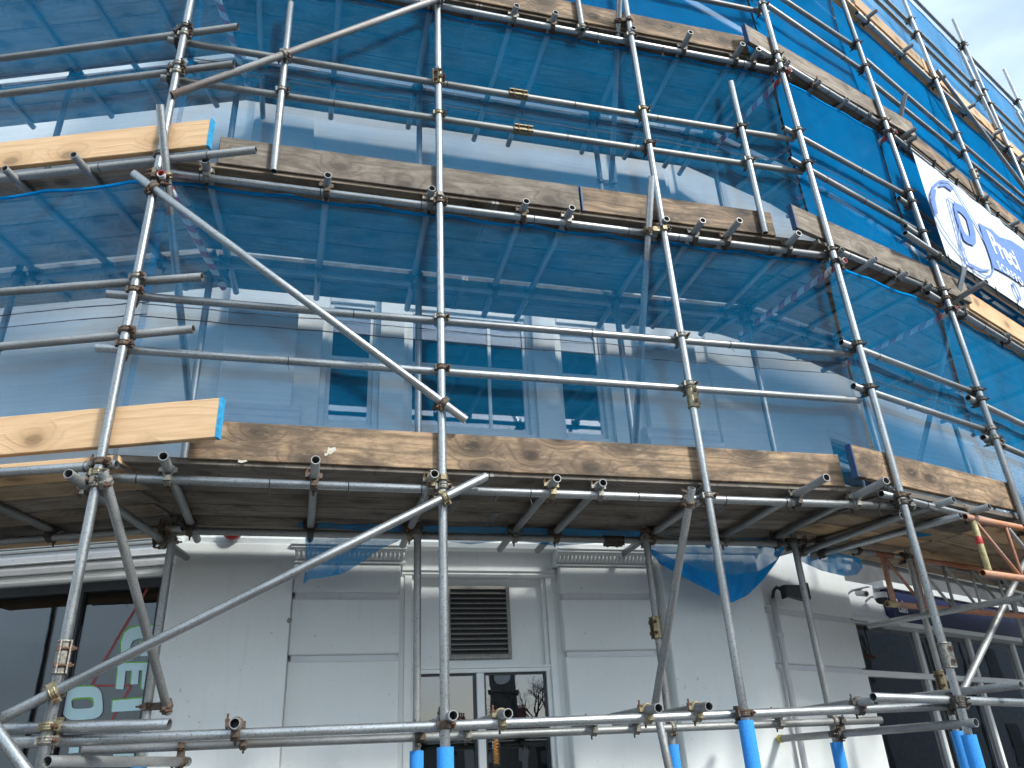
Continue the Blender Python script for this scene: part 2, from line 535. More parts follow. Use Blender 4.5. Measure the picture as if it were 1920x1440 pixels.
# ------------------------------------------------------------------ the setting: ground
def sheet(name, x0, x1, y0, y1, z, mat, n=1):
    V = [(x0 + (x1 - x0) * i / n, y0 + (y1 - y0) * j / n, z) for j in range(n + 1) for i in range(n + 1)]
    Fc = [(j * (n + 1) + i, j * (n + 1) + i + 1, (j + 1) * (n + 1) + i + 1, (j + 1) * (n + 1) + i) for j in range(n) for i in range(n)]
    return tag(obj(name, mesh(name, V, Fc, M[mat]), Matrix()), kind='structure')
sheet('ground', -600, 600, -600, 600, -.12, 'road')
bm = bmesh.new()
bmesh.ops.create_cube(bm, size=1)
bmesh.ops.scale(bm, vec=(60, 13.0, .118), verts=bm.verts)
bmesh.ops.bevel(bm, geom=[e for e in bm.edges], offset=.015, segments=2, affect='EDGES')
me = bpy.data.meshes.new('pavement'); bm.to_mesh(me); bm.free(); me.materials.append(M['pave'])
tag(obj('pavement', me, Matrix.Translation((0, 5.5, -.059))), kind='structure')

# ------------------------------------------------------------------ the corner building
bld = empty('corner_building', B.pt(0, 1.8, 0), 'white painted corner building with pilasters and sash windows behind the scaffold', 'building')
WT = 9.35                                       # wall head
WB = 1.66                                       # wall face behind the outer scaffold line
sB0 = sS1 + WB * tAB
corner_s = B.sz(1440, 1200, 1.56)[0]
kp = B.pt(corner_s, 1.58, 0)
K = Facet(kp.x, kp.y, 40.0)                     # right-hand wall, d measured behind its face
AW = 1.62
aEnd = -AW * tAB

def S(F, x, y, d): return F.sz(x, y, d)[0]
def Z(F, x, y, d): return F.sz(x, y, d)[1]

# --- ground floor, centre -------------------------------------------------
dP, dQ, dR = 1.52, 1.60, 1.74                   # plain pilaster, rusticated pier, recessed bay
s_pl0, s_pl1 = sB0 - .10, S(B, 541, 1200, dP)
s_p0, s_p1 = s_pl1 + .001, S(B, 750, 1200, dQ)
s_d0, s_d1 = S(B, 757, 1200, dR - .05), S(B, 1043, 1200, dR - .05)
s_q0, s_q1 = S(B, 1059, 1200, dQ), S(B, 1233, 1200, dQ)
s_r0, s_r1 = S(B, 1257, 1200, dP), corner_s
zc0, zc1 = Z(B, 1120, 1062, dQ), Z(B, 1120, 1034, dQ)         # pier cap
zj = [(Z(B, 1130, 1123, dQ), Z(B, 1130, 1112, dQ)), (Z(B, 1140, 1230, dQ), Z(B, 1140, 1219, dQ))]
zhead = Z(B, 900, 1080, dR)
fbox('wall', B, sB0, s_d0, 1.69, 2.0, 0, L1 + .3, 'paint', bld)
fbox('wall', B, s_d1, corner_s - .02, 1.69, 2.0, 0, L1 + .3, 'paint', bld)
fbox('wall', B, s_d0 + .002, s_d1 - .002, 1.70, 2.0, zhead + .005, L1 + .3, 'paint', bld)
fbox('pilaster', B, s_pl0, s_pl1, dP, 1.70, 0, Z(B, 460, 1018, dP), 'paint', bld, .006)
fbox('pilaster', B, s_r0, s_r1, dP, 1.70, 0, zc1 - .03, 'paint', bld, .006)
for (a, b_) in ((s_p0, s_p1), (s_q0, s_q1)):
    pier = fbox('pier', B, a + .02, b_ - .02, dQ + .028, 1.70, 0, zc0, 'greypaint', bld)
    for z0, z1 in ((.02, zj[1][0]), (zj[1][1], zj[0][0]), (zj[0][1], zc0)):
        fbox('stone_block', B, a, b_, dQ, 1.695, z0, z1, 'paint', pier, .009)
    h = zc1 - zc0
    cap = prof('capital', B, a - .03, b_ + .03, [(1.70, zc0), (dQ - .015, zc0), (dQ - .02, zc0 + h * .1), (dQ - .012, zc0 + h * .16), (dQ - .02, zc0 + h * .22),
               (dQ - .045, zc0 + h * .42), (dQ - .075, zc0 + h * .62), (dQ - .08, zc0 + h * .64), (dQ - .08, zc0 + h * .72), (dQ - .10, zc0 + h * .75),
               (dQ - .10, zc0 + h * .88), (dQ - .115, zc0 + h * .90), (dQ - .115, zc0 + h), (1.70, zc0 + h)], 'paint', pier)
    # egg-and-dart row: too fine to pick apart, one part
    V, Fc = [], []
    w = b_ - a + .05
    ne = int(w / .031)
    for i in range(ne):
        c = (i + .5) * w / ne
        for (cx, rx, rz, ry) in ((c, .0125, .027, .02), (c + w / ne / 2, .003, .024, .014)):
            base = len(V)
            for jj in range(5):
                t = math.pi * jj / 4 - math.pi / 2
                for ii in range(7):
                    p = math.pi * ii / 6
                    V.append((cx + rx * math.cos(t) * math.cos(p), -ry * math.cos(t) * math.sin(p) - .02 * math.sin(t), rz * math.sin(t)))
            for jj in range(4):
                for ii in range(6):
                    q = base + jj * 7 + ii
                    Fc.append((q, q + 1, q + 8, q + 7))
    e = obj('egg_moulding', mesh('egg_moulding', V, Fc, M['paint'], True), B.mat(B.pt(a - .025, dQ - .047, zc0 + h * .42)), pier)
    e['kind'] = 'stuff'
# frieze over the recessed bay with a hollow moulding below it
prof('cornice', B, s_p1 + .02, s_q0 - .02, [(1.72, zhead + .02), (1.69, zhead + .02), (1.685, zhead + .10), (1.675, zhead + .17), (1.64, zhead + .21), (1.60, zhead + .225), (1.595, zhead + .24), (1.72, zhead + .245)], 'paint', bld)
prof('string_course', B, sB0 - .05, corner_s + .1, [(1.72, zc1 + .002), (1.56, zc1 + .002), (1.54, zc1 + .035), (1.56, zc1 + .05), (1.72, zc1 + .07)], 'paint', bld)
fbox('frieze', B, sB0 - .04, corner_s - .01, 1.655, 1.70, zc1 + .06, L1 + .25, 'paint', bld)

# recessed shop door bay: frame, panel, louvre, glazing
zt1, zt0 = Z(B, 900, 1247, dR), Z(B, 900, 1262, dR)
bay = fbox('door_frame', B, s_d0, s_d0 + .055, dR - .06, dR + .10, 0, zhead, 'gloss', bld, .004)
tag(bay, 'white framed glazed entrance under a louvred panel')
fbox('jamb', B, s_d1 - .055, s_d1, dR - .06, dR + .10, 0, zhead, 'gloss', bay, .004)
fbox('inner_jamb', B, s_d0 + .055, s_d0 + .085, dR - .03, dR + .10, 0, zhead - .02, 'gloss', bay, .003)
fbox('inner_jamb', B, s_d1 - .085, s_d1 - .055, dR - .03, dR + .10, 0, zhead - .02, 'gloss', bay, .003)
prof('head_moulding', B, s_d0 - .02, s_d1 + .02, [(dR + .1, zhead - .02), (dR - .055, zhead - .02), (dR - .07, zhead - .004), (dR - .07, zhead + .014), (dR - .085, zhead + .02), (dR - .085, zhead + .035), (dR + .1, zhead + .04)], 'gloss', bay)
fbox('panel', B, s_d0 + .08, s_d1 - .08, dR + .015, dR + .08, zt1 - .005, zhead - .015, 'gloss', bay)
prof('transom_bar', B, s_d0 + .055, s_d1 - .055, [(dR + .09, zt0), (dR - .035, zt0), (dR - .035, zt1 - .03), (dR - .05, zt1 - .025), (dR - .05, zt1 - .01), (dR + .09, zt1)], 'gloss', bay)
sm = S(B, 900, 1300, dR)
fbox('mullion', B, sm - .028, sm + .028, dR - .03, dR + .09, 0, zt0, 'gloss', bay, .005)
for a, b_ in ((s_d0 + .08, sm - .028), (sm + .028, s_d1 - .08)):
    fbox('bead', B, a, a + .016, dR - .005, dR + .05, 0, zt0, 'darkframe', bay)
    fbox('bead', B, b_ - .016, b_, dR - .005, dR + .05, 0, zt0, 'darkframe', bay)
    fbox('bead', B, a + .016, b_ - .016, dR - .005, dR + .05, zt0 - .014, zt0, 'darkframe', bay)
    fbox('pane', B, a + .014, b_ - .014, dR + .015, dR + .023, .1, zt0 - .012, 'glass_shop', bay)
# louvre
g0, g1 = S(B, 838, 1170, dR), S(B, 957, 1170, dR)
gz1, gz0 = Z(B, 900, 1099, dR), Z(B, 900, 1236, dR)
vent = fbox('louvre_vent', B, g0, g1, dR + .006, dR + .012, gz0, gz1, 'dark', bld)
tag(vent, 'square sooty metal louvre vent over the entrance')
fw = .026
fbox('frame', B, g0, g0 + fw, dR - .012, dR + .004, gz0, gz1, 'grille', vent, .003)
fbox('frame', B, g1 - fw, g1, dR - .012, dR + .004, gz0, gz1, 'grille', vent, .003)
fbox('frame', B, g0 + fw, g1 - fw, dR - .012, dR + .004, gz1 - fw, gz1, 'grille', vent, .003)
fbox('frame', B, g0 + fw, g1 - fw, dR - .012, dR + .004, gz0, gz0 + fw, 'grille', vent, .003)
ns = 13
for i in range(ns):
    z = gz0 + fw + (gz1 - gz0 - 2 * fw) * (i + .35) / ns
    p = B.pt((g0 + g1) / 2, dR - .002, z)
    obj('slat', box_mesh(g1 - g0 - 2 * fw, .028, .0022, M['louvre']), B.mat(p) @ Matrix.Rotation(RAD(38), 4, 'X'), vent)
    fbox('slat_lip', B, g0 + fw, g1 - fw, dR - .0175, dR - .0125, z - .0125, z - .0065, 'grille', vent)
for z in (gz0 + .13, gz1 - .11):
    fbox('screw', B, g1 - .016, g1 - .009, dR - .0155, dR - .0123, z - .004, z + .004, 'black', vent)

# --- ground floor, left: shop window --------------------------------------
zh = Z(A, 150, 1098, AW)
aw1 = S(A, 304, 1150, AW)
fbox('wall', A, -5, aEnd + .12, AW, AW + .3, zh + .012, L1 + .3, 'paint', bld)
fbox('wall', A, aw1 + .07, aEnd + .08, AW + .002, AW + .3, 0, zh + .012, 'paint', bld)
for k, (dz0, dz1, pr) in enumerate(((.012, .05, .055), (.05, .085, .04), (.085, .15, .065), (.15, .165, .08), (.165, .24, .05), (.24, .262, .075), (.262, .30, .09))):
    prof('fascia_moulding', A, -5, aw1 + .075, [(AW + .01, zh + dz0), (AW - pr, zh + dz0 + .004), (AW - pr - .006, zh + (dz0 + dz1) / 2), (AW - pr, zh + dz1 - .002), (AW + .01, zh + dz1)], 'greypaint' if k in (2, 4) else 'gloss', bld)
swin = fbox('shop_window', A, -5, aw1, AW - .02, AW + .05, zh - .05, zh + .01, 'darkframe', bld)
tag(swin, 'dark framed shop window with pale blue rotated letters')
ms0 = S(A, 133, 1200, AW)
fbox('mullion', A, ms0 - .035, ms0 + .035, AW - .015, AW + .06, 0, zh - .05, 'darkframe', swin, .004)
fbox('frame', A, aw1 - .045, aw1 + .005, AW - .012, AW + .06, 0, zh - .05, 'darkframe', swin, .004)
fbox('frame', A, aw1 + .005, aw1 + .072, AW - .05, AW + .06, 0, zh + .012, 'gloss', swin, .004)
for a, b_ in ((-5, ms0 - .035), (ms0 + .035, aw1 - .045)):
    fbox('pane', A, a, b_, AW + .018, AW + .026, .3, zh - .05, 'glass_left', swin)
fbox('blind_box', A, -5, aw1 - .05, AW + .10, AW + .35, zh - .30, zh - .01, 'darkframe', swin)
# lettering on the glass, turned a quarter so that it reads downwards
def zpx(x, y): return (x / 4.0, 1080 + y / 4.0)
def flat_poly(name, F, d, pts, mat, parent, conv=None, th=.0012):
    q = [F.px(*(conv(*p) if conv else p), d) for p in pts]
    o = q[0]
    R_ = F.mat(o).inverted()
    lo = [R_ @ p for p in q]
    n = len(lo)
    V = [(p.x, 0, p.z) for p in lo] + [(p.x, th, p.z) for p in lo]
    Fc = [tuple(range(n)), tuple(range(n, 2 * n))[::-1]] + [(i, n + i, n + (i + 1) % n, (i + 1) % n) for i in range(n)]
    return obj(name, mesh(name, V, Fc, M[mat]), F.mat(o), parent)
def flat_ring(name, F, d, outer, inner, mat, parent, conv=None):
    qo = [F.px(*(conv(*p) if conv else p), d) for p in outer]
    qi = [F.px(*(conv(*p) if conv else p), d) for p in inner]
    o = qo[0]
    R_ = F.mat(o).inverted()
    n = len(qo)
    V = [((R_ @ p).x, 0, (R_ @ p).z) for p in qo + qi]
    Fc = [(i, (i + 1) % n, n + (i + 1) % n, n + i) for i in range(n)]
    return obj(name, mesh(name, V, Fc, M[mat]), F.mat(o), parent)
def oval(cx, cy, rx, ry, n=28, pw=3.2, rot=0.0):
    out = []
    for i in range(n):
        t = 2 * math.pi * i / n
        c, s_ = math.cos(t), math.sin(t)
        x = rx * math.copysign(abs(c) ** (2 / pw), c)
        y = ry * math.copysign(abs(s_) ** (2 / pw), s_)
        out.append((cx + x * math.cos(rot) - y * math.sin(rot), cy + x * math.sin(rot) + y * math.cos(rot)))
    return out
LET = {
 'G': [[(908, 612), (908, 500), (930, 430), (975, 392), (1040, 375), (1196, 370), (1196, 462), (1040, 468), (998, 485), (978, 522), (975, 612)], [(1050, 500), (1110, 498), (1110, 600), (1050, 602)]],
 'E': [[(886, 655), (1118, 650), (1116, 705), (882, 712)], [(882, 712), (942, 710), (926, 850), (868, 848)], [(990, 709), (1042, 707), (1034, 812), (980, 812)], [(1070, 706), (1116, 705), (1108, 850), (1060, 850)]],
 'T': [[(845, 935), (1082, 915), (1080, 1005), (838, 1020)], [(1082, 862), (1130, 860), (1112, 1078), (1064, 1078)]],
}
for nm, polys in LET.items():
    for q in polys:
        flat_poly('letter_shadow', A, AW + .0155, [(x - 7, y - 9) for x, y in q], 'green', swin, zpx)
        flat_poly('letter', A, AW + .0135, q, 'decal', swin, zpx)
oo, oi_ = oval(617, 954, 153, 124, 32, 3.6, -.06), oval(620, 953, 84, 42, 32, 4.0, -.06)
flat_ring('letter_shadow', A, AW + .0155, [(x - 8, y - 9) for x, y in oo], [(x - 8, y + 14) for x, y in oi_], 'green', swin, zpx)
flat_ring('letter', A, AW + .0135, oo, oi_, 'decal', swin, zpx)
flat_poly('letter', A, AW + .0135, [(520, 1286), (592, 1284), (588, 1325), (514, 1330)], 'decal', swin, zpx)
flat_poly('letter', A, AW + .0135, [(850, 1336), (1010, 1330), (1008, 1420), (842, 1420)], 'decal', swin, zpx)
def line_poly(pts, w):
    out = []
    for (x0, y0), (x1, y1) in zip(pts, pts[1:]):
        L = math.hypot(x1 - x0, y1 - y0)
        nx, ny = -(y1 - y0) / L * w, (x1 - x0) / L * w
        out.append([(x0 + nx, y0 + ny), (x1 + nx, y1 + ny), (x1 - nx, y1 - ny), (x0 - nx, y0 - ny)])
    return out
for q in line_poly([(1148, 20), (1068, 160), (872, 480), (780, 640), (690, 812)], 9) + line_poly([(690, 822), (985, 822)], 9) + line_poly([(980, 830), (920, 930), (836, 1085)], 9) + line_poly([(700, 1290), (655, 1352)], 8):
    flat_poly('red_line', A, AW + .0165, q, 'redline', swin, zpx)

# --- ground floor, right: angled pier and second shop ----------------------
k0, k1 = .05, S(K, 1612, 1200, 0)
zk = [(Z(K, 1530, 1159, 0), Z(K, 1530, 1149, 0)), (Z(K, 1545, 1258, 0), Z(K, 1545, 1248, 0))]
ztop = Z(K, 1540, 1052, 0)
pier = fbox('pier', K, k0 - .02, k1 - .02, .03, .14, 0, ztop, 'greypaint', bld)
for z0, z1 in ((.02, zk[1][0]), (zk[1][1], zk[0][0]), (zk[0][1], ztop)):
    fbox('stone_block', K, k0, k1, 0, .135, z0, z1, 'paint', pier, .009)
prof('capital', K, k1 - .12, k1 + .05, [(.12, ztop - .05), (-.05, ztop - .05), (-.06, ztop), (-.09, ztop + .02), (-.09, ztop + .05), (.12, ztop + .06)], 'paint', pier)
fbox('wall', K, -.02, k1 - .01, .12, .40, 0, L1 + .3, 'paint', bld)
zf0, zf1 = Z(K, 1680, 1163, 0), Z(K, 1680, 1108, 0)
fbox('wall', K, k1 - .01, 14, .13, .40, zf1 + .02, L1 + .3, 'room', bld)
sw2 = fbox('shop_window', K, k1, 14, .08, .16, zf0 - .05, zf0 + .01, 'gloss', bld)
tag(sw2, 'white framed shop windows under the navy fascia')
ztr = Z(K, 1700, 1267, .1)
fbox('transom_bar', K, k1, 14, .075, .15, ztr - .028, ztr + .028, 'gloss', sw2, .006)
fbox('frame', K, k1, k1 + .03, .07, .15, 0, zf0 - .05, 'darkframe', sw2)
sv = S(K, 1718, 1200, .1)
for i in range(7):
    s = sv + i * 1.18
    fbox('mullion', K, s - .03, s + .03, .072, .155, 0, ztr - .028, 'gloss', sw2, .006)
    fbox('mullion', K, s - .03, s + .03, .072, .155, ztr + .028, zf0 - .05, 'gloss', sw2, .006)
    a = k1 + .03 if i == 0 else s - 1.15
    fbox('pane', K, a, s - .03, .11, .118, .25, ztr - .028, 'glass_shop', sw2)
    fbox('pane', K, a, s - .03, .11, .118, ztr + .028, zf0 - .05, 'glass_shop', sw2)
prof('fascia_moulding', K, k1, S(K, 1672, 1140, 0), [(.13, zf0 - .04), (.02, zf0 - .04), (.0, zf0 - .01), (.03, zf0), (.03, zf0 + .03), (.05, zf0 + .05), (.05, zf1 + .03), (.13, zf1 + .03)], 'greypaint', bld)
sign = empty('fascia_sign', K.pt(S(K, 1672, 1140, 0), -.02, zf0), 'navy shop fascia sign with white serif letters, half hidden by girders', 'sign')
f0 = S(K, 1671, 1130, -.03)
fbox('board', K, f0, 14, -.03, .12, zf0 - .02, zf1, 'navy', sign)
fbox('top_trim', K, f0 - .12, 14, -.06, .12, zf1, zf1 + .06, 'gloss', sign)
fbox('bottom_trim', K, f0 + .02, 14, -.05, .12, zf0 - .065, zf0 - .022, 'gloss', sign)
def text_mesh(txt, size, mat, bold=0.0, shear=0.0, spacing=1.0):
    cu = bpy.data.curves.new('text', 'FONT')
    cu.body = txt
    cu.size = size
    cu.offset = bold
    cu.shear = shear
    cu.space_character = spacing
    cu.extrude = .0015
    cu.resolution_u = 4
    t = bpy.data.objects.new('text', cu)
    COL.objects.link(t)
    bpy.context.view_layer.update()
    me = bpy.data.meshes.new_from_object(t.evaluated_get(bpy.context.evaluated_depsgraph_get()))
    bpy.data.objects.remove(t)
    me.materials.clear()
    me.materials.append(mat)
    return me
tp = K.px(1686, 1147, -.034)
obj('lettering', text_mesh('Lain', .155, M['white'], .002), K.mat(tp) @ Matrix.Rotation(math.pi / 2, 4, 'X') @ Matrix.Diagonal((.72, 1.15, 1, 1)), sign)

# --- first floor ----------------------------------------------------------
zs = Z(B, 880, 822, WB)                     # sill
z1b = L1 + .3
zwt = L2 + .45
cols = [(S(B, 600, 700, WB), S(B, 712, 700, WB)), (S(B, 757, 700, WB), S(B, 1004, 700, WB)), (S(B, 1044, 700, WB), S(B, 1143, 700, WB))]
sB1 = sS4 - WB * tBC
kq = B.pt(0, WB, 0)
# where the K face meets the B face on the first floor
den = B.u.x * K.n.x + B.u.y * K.n.y
sBK = ((K.o + K.n * .06) - kq).dot(K.n) / den
fbox('wall', B, sB0, sBK - .0, WB, WB + .3, z1b, zs, 'paint', bld)
fbox('wall', B, sB0, cols[0][0], WB, WB + .3, zs, zwt, 'paint', bld)
fbox('wall', B, cols[0][1], cols[1][0], WB - .004, WB + .3, zs, zwt, 'paint', bld)
fbox('wall', B, cols[1][1], cols[2][0], WB - .004, WB + .3, zs, zwt, 'paint', bld)
fbox('wall', B, cols[2][1], sBK, WB, WB + .3, zs, zwt, 'paint', bld)
fbox('wall', B, sB0, sBK, WB, WB + .3, zwt, WT, 'paint', bld)
prof('window_sill', B, cols[0][0] - .12, cols[2][1] + .12, [(WB + .02, zs - .10), (WB - .08, zs - .10), (WB - .12, zs - .07), (WB - .12, zs - .01), (WB + .02, zs + .004)], 'greypaint', bld)
zmeet = Z(B, 880, 690, WB + .09)
ztran = Z(B, 900, 590, WB + .09)
for wi, (a, b_) in enumerate(cols):
    w = fbox('window', B, a, a + .05, WB + .06, WB + .16, zs + .005, zwt, 'gloss', bld, .004)
    tag(w, ['narrow sash window at the left of the first-floor group', 'wide two-light sash window in the middle of the first-floor group', 'narrow sash window at the right of the first-floor group'][wi])
    fbox('frame', B, b_ - .05, b_, WB + .06, WB + .16, zs + .005, zwt, 'gloss', w, .004)
    fbox('frame', B, a + .05, b_ - .05, WB + .06, WB + .16, zs + .005, zs + .09, 'gloss', w, .004)
    fbox('transom_bar', B, a + .05, b_ - .05, WB + .05, WB + .16, ztran - .03, ztran + .03, 'gloss', w, .006)
    x0, x1 = a + .05, b_ - .05
    for sl, (za, zb, dd) in enumerate(((zs + .09, zmeet + .02, .11), (zmeet - .02, ztran - .03, .075))):
        fbox('sash', B, x0, x0 + .035, WB + dd, WB + dd + .035, za, zb, 'gloss', w, .004)
        fbox('sash', B, x1 - .035, x1, WB + dd, WB + dd + .035, za, zb, 'gloss', w, .004)
        fbox('sash', B, x0 + .035, x1 - .035, WB + dd, WB + dd + .035, zb - .035, zb, 'gloss', w, .004)
        fbox('sash', B, x0 + .035, x1 - .035, WB + dd, WB + dd + .035, za, za + (.06 if sl == 0 else .035), 'gloss', w, .004)
        ps = [x0 + .035, x1 - .035]
        if wi == 1:
            xm = S(B, 918, 700, WB + .1)
            fbox('glazing_bar', B, xm - .014, xm + .014, WB + dd + .004, WB + dd + .031, za + .05, zb - .035, 'gloss', w)
            ps = [x0 + .035, xm - .014, xm + .014, x1 - .035]
        for q in range(0, len(ps), 2):
            fbox('pane', B, ps[q], ps[q + 1], WB + dd + .014, WB + dd + .02, za + .035, zb - .03, 'glass', w)
    fbox('pane', B, x0, x1, WB + .10, WB + .106, ztran + .03, zwt, 'glass', w)
for x0, x1, y in ((412, 551, 700), (1214, 1318, 740)):
    a, b_ = S(B, x0, y, WB - .08), S(B, x1, y, WB - .08)
    h = .21
    zb0 = Z(B, 480 if x0 < 900 else 1265, 757 if x0 < 900 else 803, WB - .08) - h
    p = fbox('pilaster', B, a, b_, WB - .08, WB + .02, z1b, L3 + 1.9, 'paint', bld, .006)
    prof('base_moulding', B, a - .07, b_ + .07, [(WB + .01, zb0), (WB - .16, zb0), (WB - .17, zb0 + .02), (WB - .165, zb0 + .055), (WB - .15, zb0 + .075), (WB - .12, zb0 + .08),
        (WB - .13, zb0 + .10), (WB - .125, zb0 + .13), (WB - .115, zb0 + .14), (WB - .125, zb0 + .16), (WB - .11, zb0 + .185), (WB - .078, zb0 + h), (WB + .01, zb0 + h)], 'greypaint', p)
# second-floor band and apron panels
prof('string_course', B, sB0, sBK, [(WB + .01, L2 + .55), (WB - .06, L2 + .55), (WB - .12, L2 + .62), (WB - .14, L2 + .66), (WB - .14, L2 + .72), (WB + .01, L2 + .76)], 'paint', bld)
fbox('apron_panel', B, S(B, 585, 212, WB), S(B, 1122, 345, WB), WB - .035, WB + .01, L2 + 1.25, L2 + 3.0, 'paint', bld, .01)
fbox('apron_panel', B, S(B, 1240, 340, WB), sBK - .15, WB - .035, WB + .01, L2 + 1.25, L2 + 3.0, 'paint', bld, .01)
# left wall above the shop
fbox('wall', A, -5, aEnd + .03, AW + .06, AW + .36, L1 + .3, WT, 'paint', bld)
prof('string_course', A, -5, aEnd + .02, [(AW + .07, L2 + .55), (AW + .0, L2 + .55), (AW - .06, L2 + .62), (AW - .08, L2 + .72), (AW + .07, L2 + .76)], 'paint', bld)
# right wall, first floor and up, with two sash windows
kw = []
for x0, x1, y in ((1537, 1645, 780), (1790, 1868, 830)):
    kw.append((S(K, x0, y, .10), S(K, x1, y, .10)))
kw.append((kw[1][0] + 2.1, kw[1][0] + 2.9))
zk0, zk1 = zs - .02, L2 - .35
prev = -.0
for a, b_ in kw:
    fbox('wall', K, prev, a, .06, .36, zk0, zk1, 'paint', bld)
    w = fbox('window', K, a, a + .06, .08, .22, zk0, zk1, 'gloss', bld, .004)
    tag(w, 'sash window in the right-hand wall seen through netting')
    fbox('frame', K, b_ - .06, b_, .08, .22, zk0, zk1, 'gloss', w, .004)
    fbox('frame', K, a + .06, b_ - .06, .08, .22, zk0, zk0 + .08, 'gloss', w, .004)
    fbox('frame', K, a + .06, b_ - .06, .08, .22, zk1 - .07, zk1, 'gloss', w, .004)
    zm = zk0 + (zk1 - zk0) * .5
    fbox('sash', K, a + .06, b_ - .06, .12, .18, zm - .025, zm + .025, 'gloss', w, .004)
    xm = (a + b_) / 2
    fbox('glazing_bar', K, xm - .013, xm + .013, .135, .165, zk0 + .08, zm - .025, 'gloss', w)
    fbox('glazing_bar', K, xm - .013, xm + .013, .135, .165, zm + .025, zk1 - .07, 'gloss', w)
    for q0, q1 in ((a + .06, xm - .013), (xm + .013, b_ - .06)):
        fbox('pane', K, q0, q1, .148, .154, zk0 + .08, zm - .025, 'glass', w)
        fbox('pane', K, q0, q1, .148, .154, zm + .025, zk1 - .07, 'glass', w)
    prev = b_
fbox('wall', K, prev, 14, .06, .36, zk0, zk1, 'paint', bld)
fbox('wall', K, 0, 14, .06, .36, z1b, zk0, 'paint', bld)
fbox('wall', K, 0, 14, .06, .36, zk1, WT, 'paint', bld)
# rooms: floors, back walls so the glass has something dark behind it
fbox('floor_slab', B, sB0 + .1, sBK - .1, WB + .30, 5.2, L1 + .05, L1 + .25, 'room', bld)
fbox('floor_slab', B, sB0 + .1, sBK - .1, WB + .30, 5.2, L2 + .55, L2 + .75, 'room', bld)
fbox('back_wall', B, sB0 - 2.4, sBK + 2.5, 5.2, 5.4, 0, WT, 'room', bld)
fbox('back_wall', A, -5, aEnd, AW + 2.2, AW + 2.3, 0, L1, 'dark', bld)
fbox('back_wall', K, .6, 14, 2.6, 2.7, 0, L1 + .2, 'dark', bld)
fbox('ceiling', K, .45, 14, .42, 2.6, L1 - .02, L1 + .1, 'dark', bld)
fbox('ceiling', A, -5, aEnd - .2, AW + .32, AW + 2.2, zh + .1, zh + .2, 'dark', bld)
fbox('roof_slab', B, sB0 + .1, sBK - .1, WB + .1, 5.2, WT - .3, WT - .1, 'slate', bld)
# ------------------------------------------------------------------ the scaffold
scaf = empty('scaffolding', B.pt(0, 0, 0), 'galvanised tube scaffolding with clamped couplers wrapped round the whole corner', 'scaffolding')
DL = .0490                                  # axis offset of two clamped tubes
def T(name, F, a, b, d, mat='galv', ext=(0, 0), level=None):
    """tube lying in the plane d behind facet F between two photo points (level: force one height)"""
    da, db = d if isinstance(d, tuple) else (d, d)
    p, q = F.px(*a, da), F.px(*b, db)
    if level is not None: p.z = q.z = level
    u = (q - p).normalized()
    return tube(name, p - u * ext[0], q + u * ext[1], mat, scaf)
def pick(): return random.choice(['galv', 'galv', 'galv', 'galv_dull'])

# standards, outer row
tops = {1: L3 + 1.9, 2: L4 + .9, 3: L4 + .9, 4: L4 + 1.6, 5: L5 + .8, 6: L5 + .9}
for i, (x, y) in SP.items():
    tube('standard', Vector((x, y, .02 if i != 6 else L3 - .15)), Vector((x, y, tops[i])), 'galv', scaf)
for a, zt, zb in ((4.22, CZ + 9.95, .02), (6.1, CZ + 10.1, .02)):
    p = D.pt(a, 0, 0)
    tube('standard', Vector((p.x, p.y, zb)), Vector((p.x, p.y, zt)), 'galv', scaf)
p = A.pt(-2.35, 0, 0)
tube('standard', Vector((p.x, p.y, .02)), Vector((p.x, p.y, L4 + .5)), 'galv', scaf)
# standards, inner row
INN = {}
def inner(key, p, zt):
    INN[key] = p
    return tube('standard', Vector((p.x, p.y, .02)), Vector((p.x, p.y, zt)), 'galv_dull', scaf)
p = onz(325, 995, L1); inner('S1', B.pt(*B.sd(p), 0), L3 + .6)
inner('S2', B.pt(0, .945, 0), L3 + .6)
inner('S3', B.pt(sS3 + .005, .94, 0), L3 + .6)
p = onz(1488, 1015, L1); inner('S4', B.pt(*B.sd(p), 0), L3 + .6)
inner('S5', C.pt(1.46, .945, 0), L4 + .4)
inner('S6', D.pt(1.90, .945, 0), L4 + .4)
inner('A', A.pt(-1.555, .945, 0), L3 + .6)
inner('S7', D.pt(4.1, .945, 0), L4 + .4)

# ledgers and guard rails, centre
T('ledger', B, (149, 885), (1712, 946), DL, 'galv', level=L1)
T('guard_rail', B, (180, 652), (1612, 751), DL, 'galv')
T('guard_rail', B, (200, 551), (1598, 665), DL, 'galv')
T('ledger', B, (305, 309), (1548, 468), DL, 'galv', level=L2)
T('guard_rail', B, (302, 146), (1504, 323), DL, 'galv_dull')
T('guard_rail', B, (315, 75), (1488, 262), DL, 'galv_dull')
tube('ledger', B.pt(sS1 - .15, DL, L3), B.pt(sS4 + .08, DL, L3), 'galv', scaf)
for dz in (.75, 1.09):
    tube('guard_rail', B.pt(sS1 - .15, DL, L3 + dz), B.pt(sS4 + .1, DL, L3 + dz), 'galv_dull', scaf)
for lv in (1, 2, 3):
    tube('ledger', B.pt(sS1 + .05, .945 + DL, LV[lv]), B.pt(sS4 - .02, .945 + DL, LV[lv]), 'galv_dull', scaf)
T('ledger', B, (-60, 1396), (1812, 1322), DL, 'galv')
T('ledger', B, (154, 1406), (1652, 1350), .945 - DL, 'galv_dull')
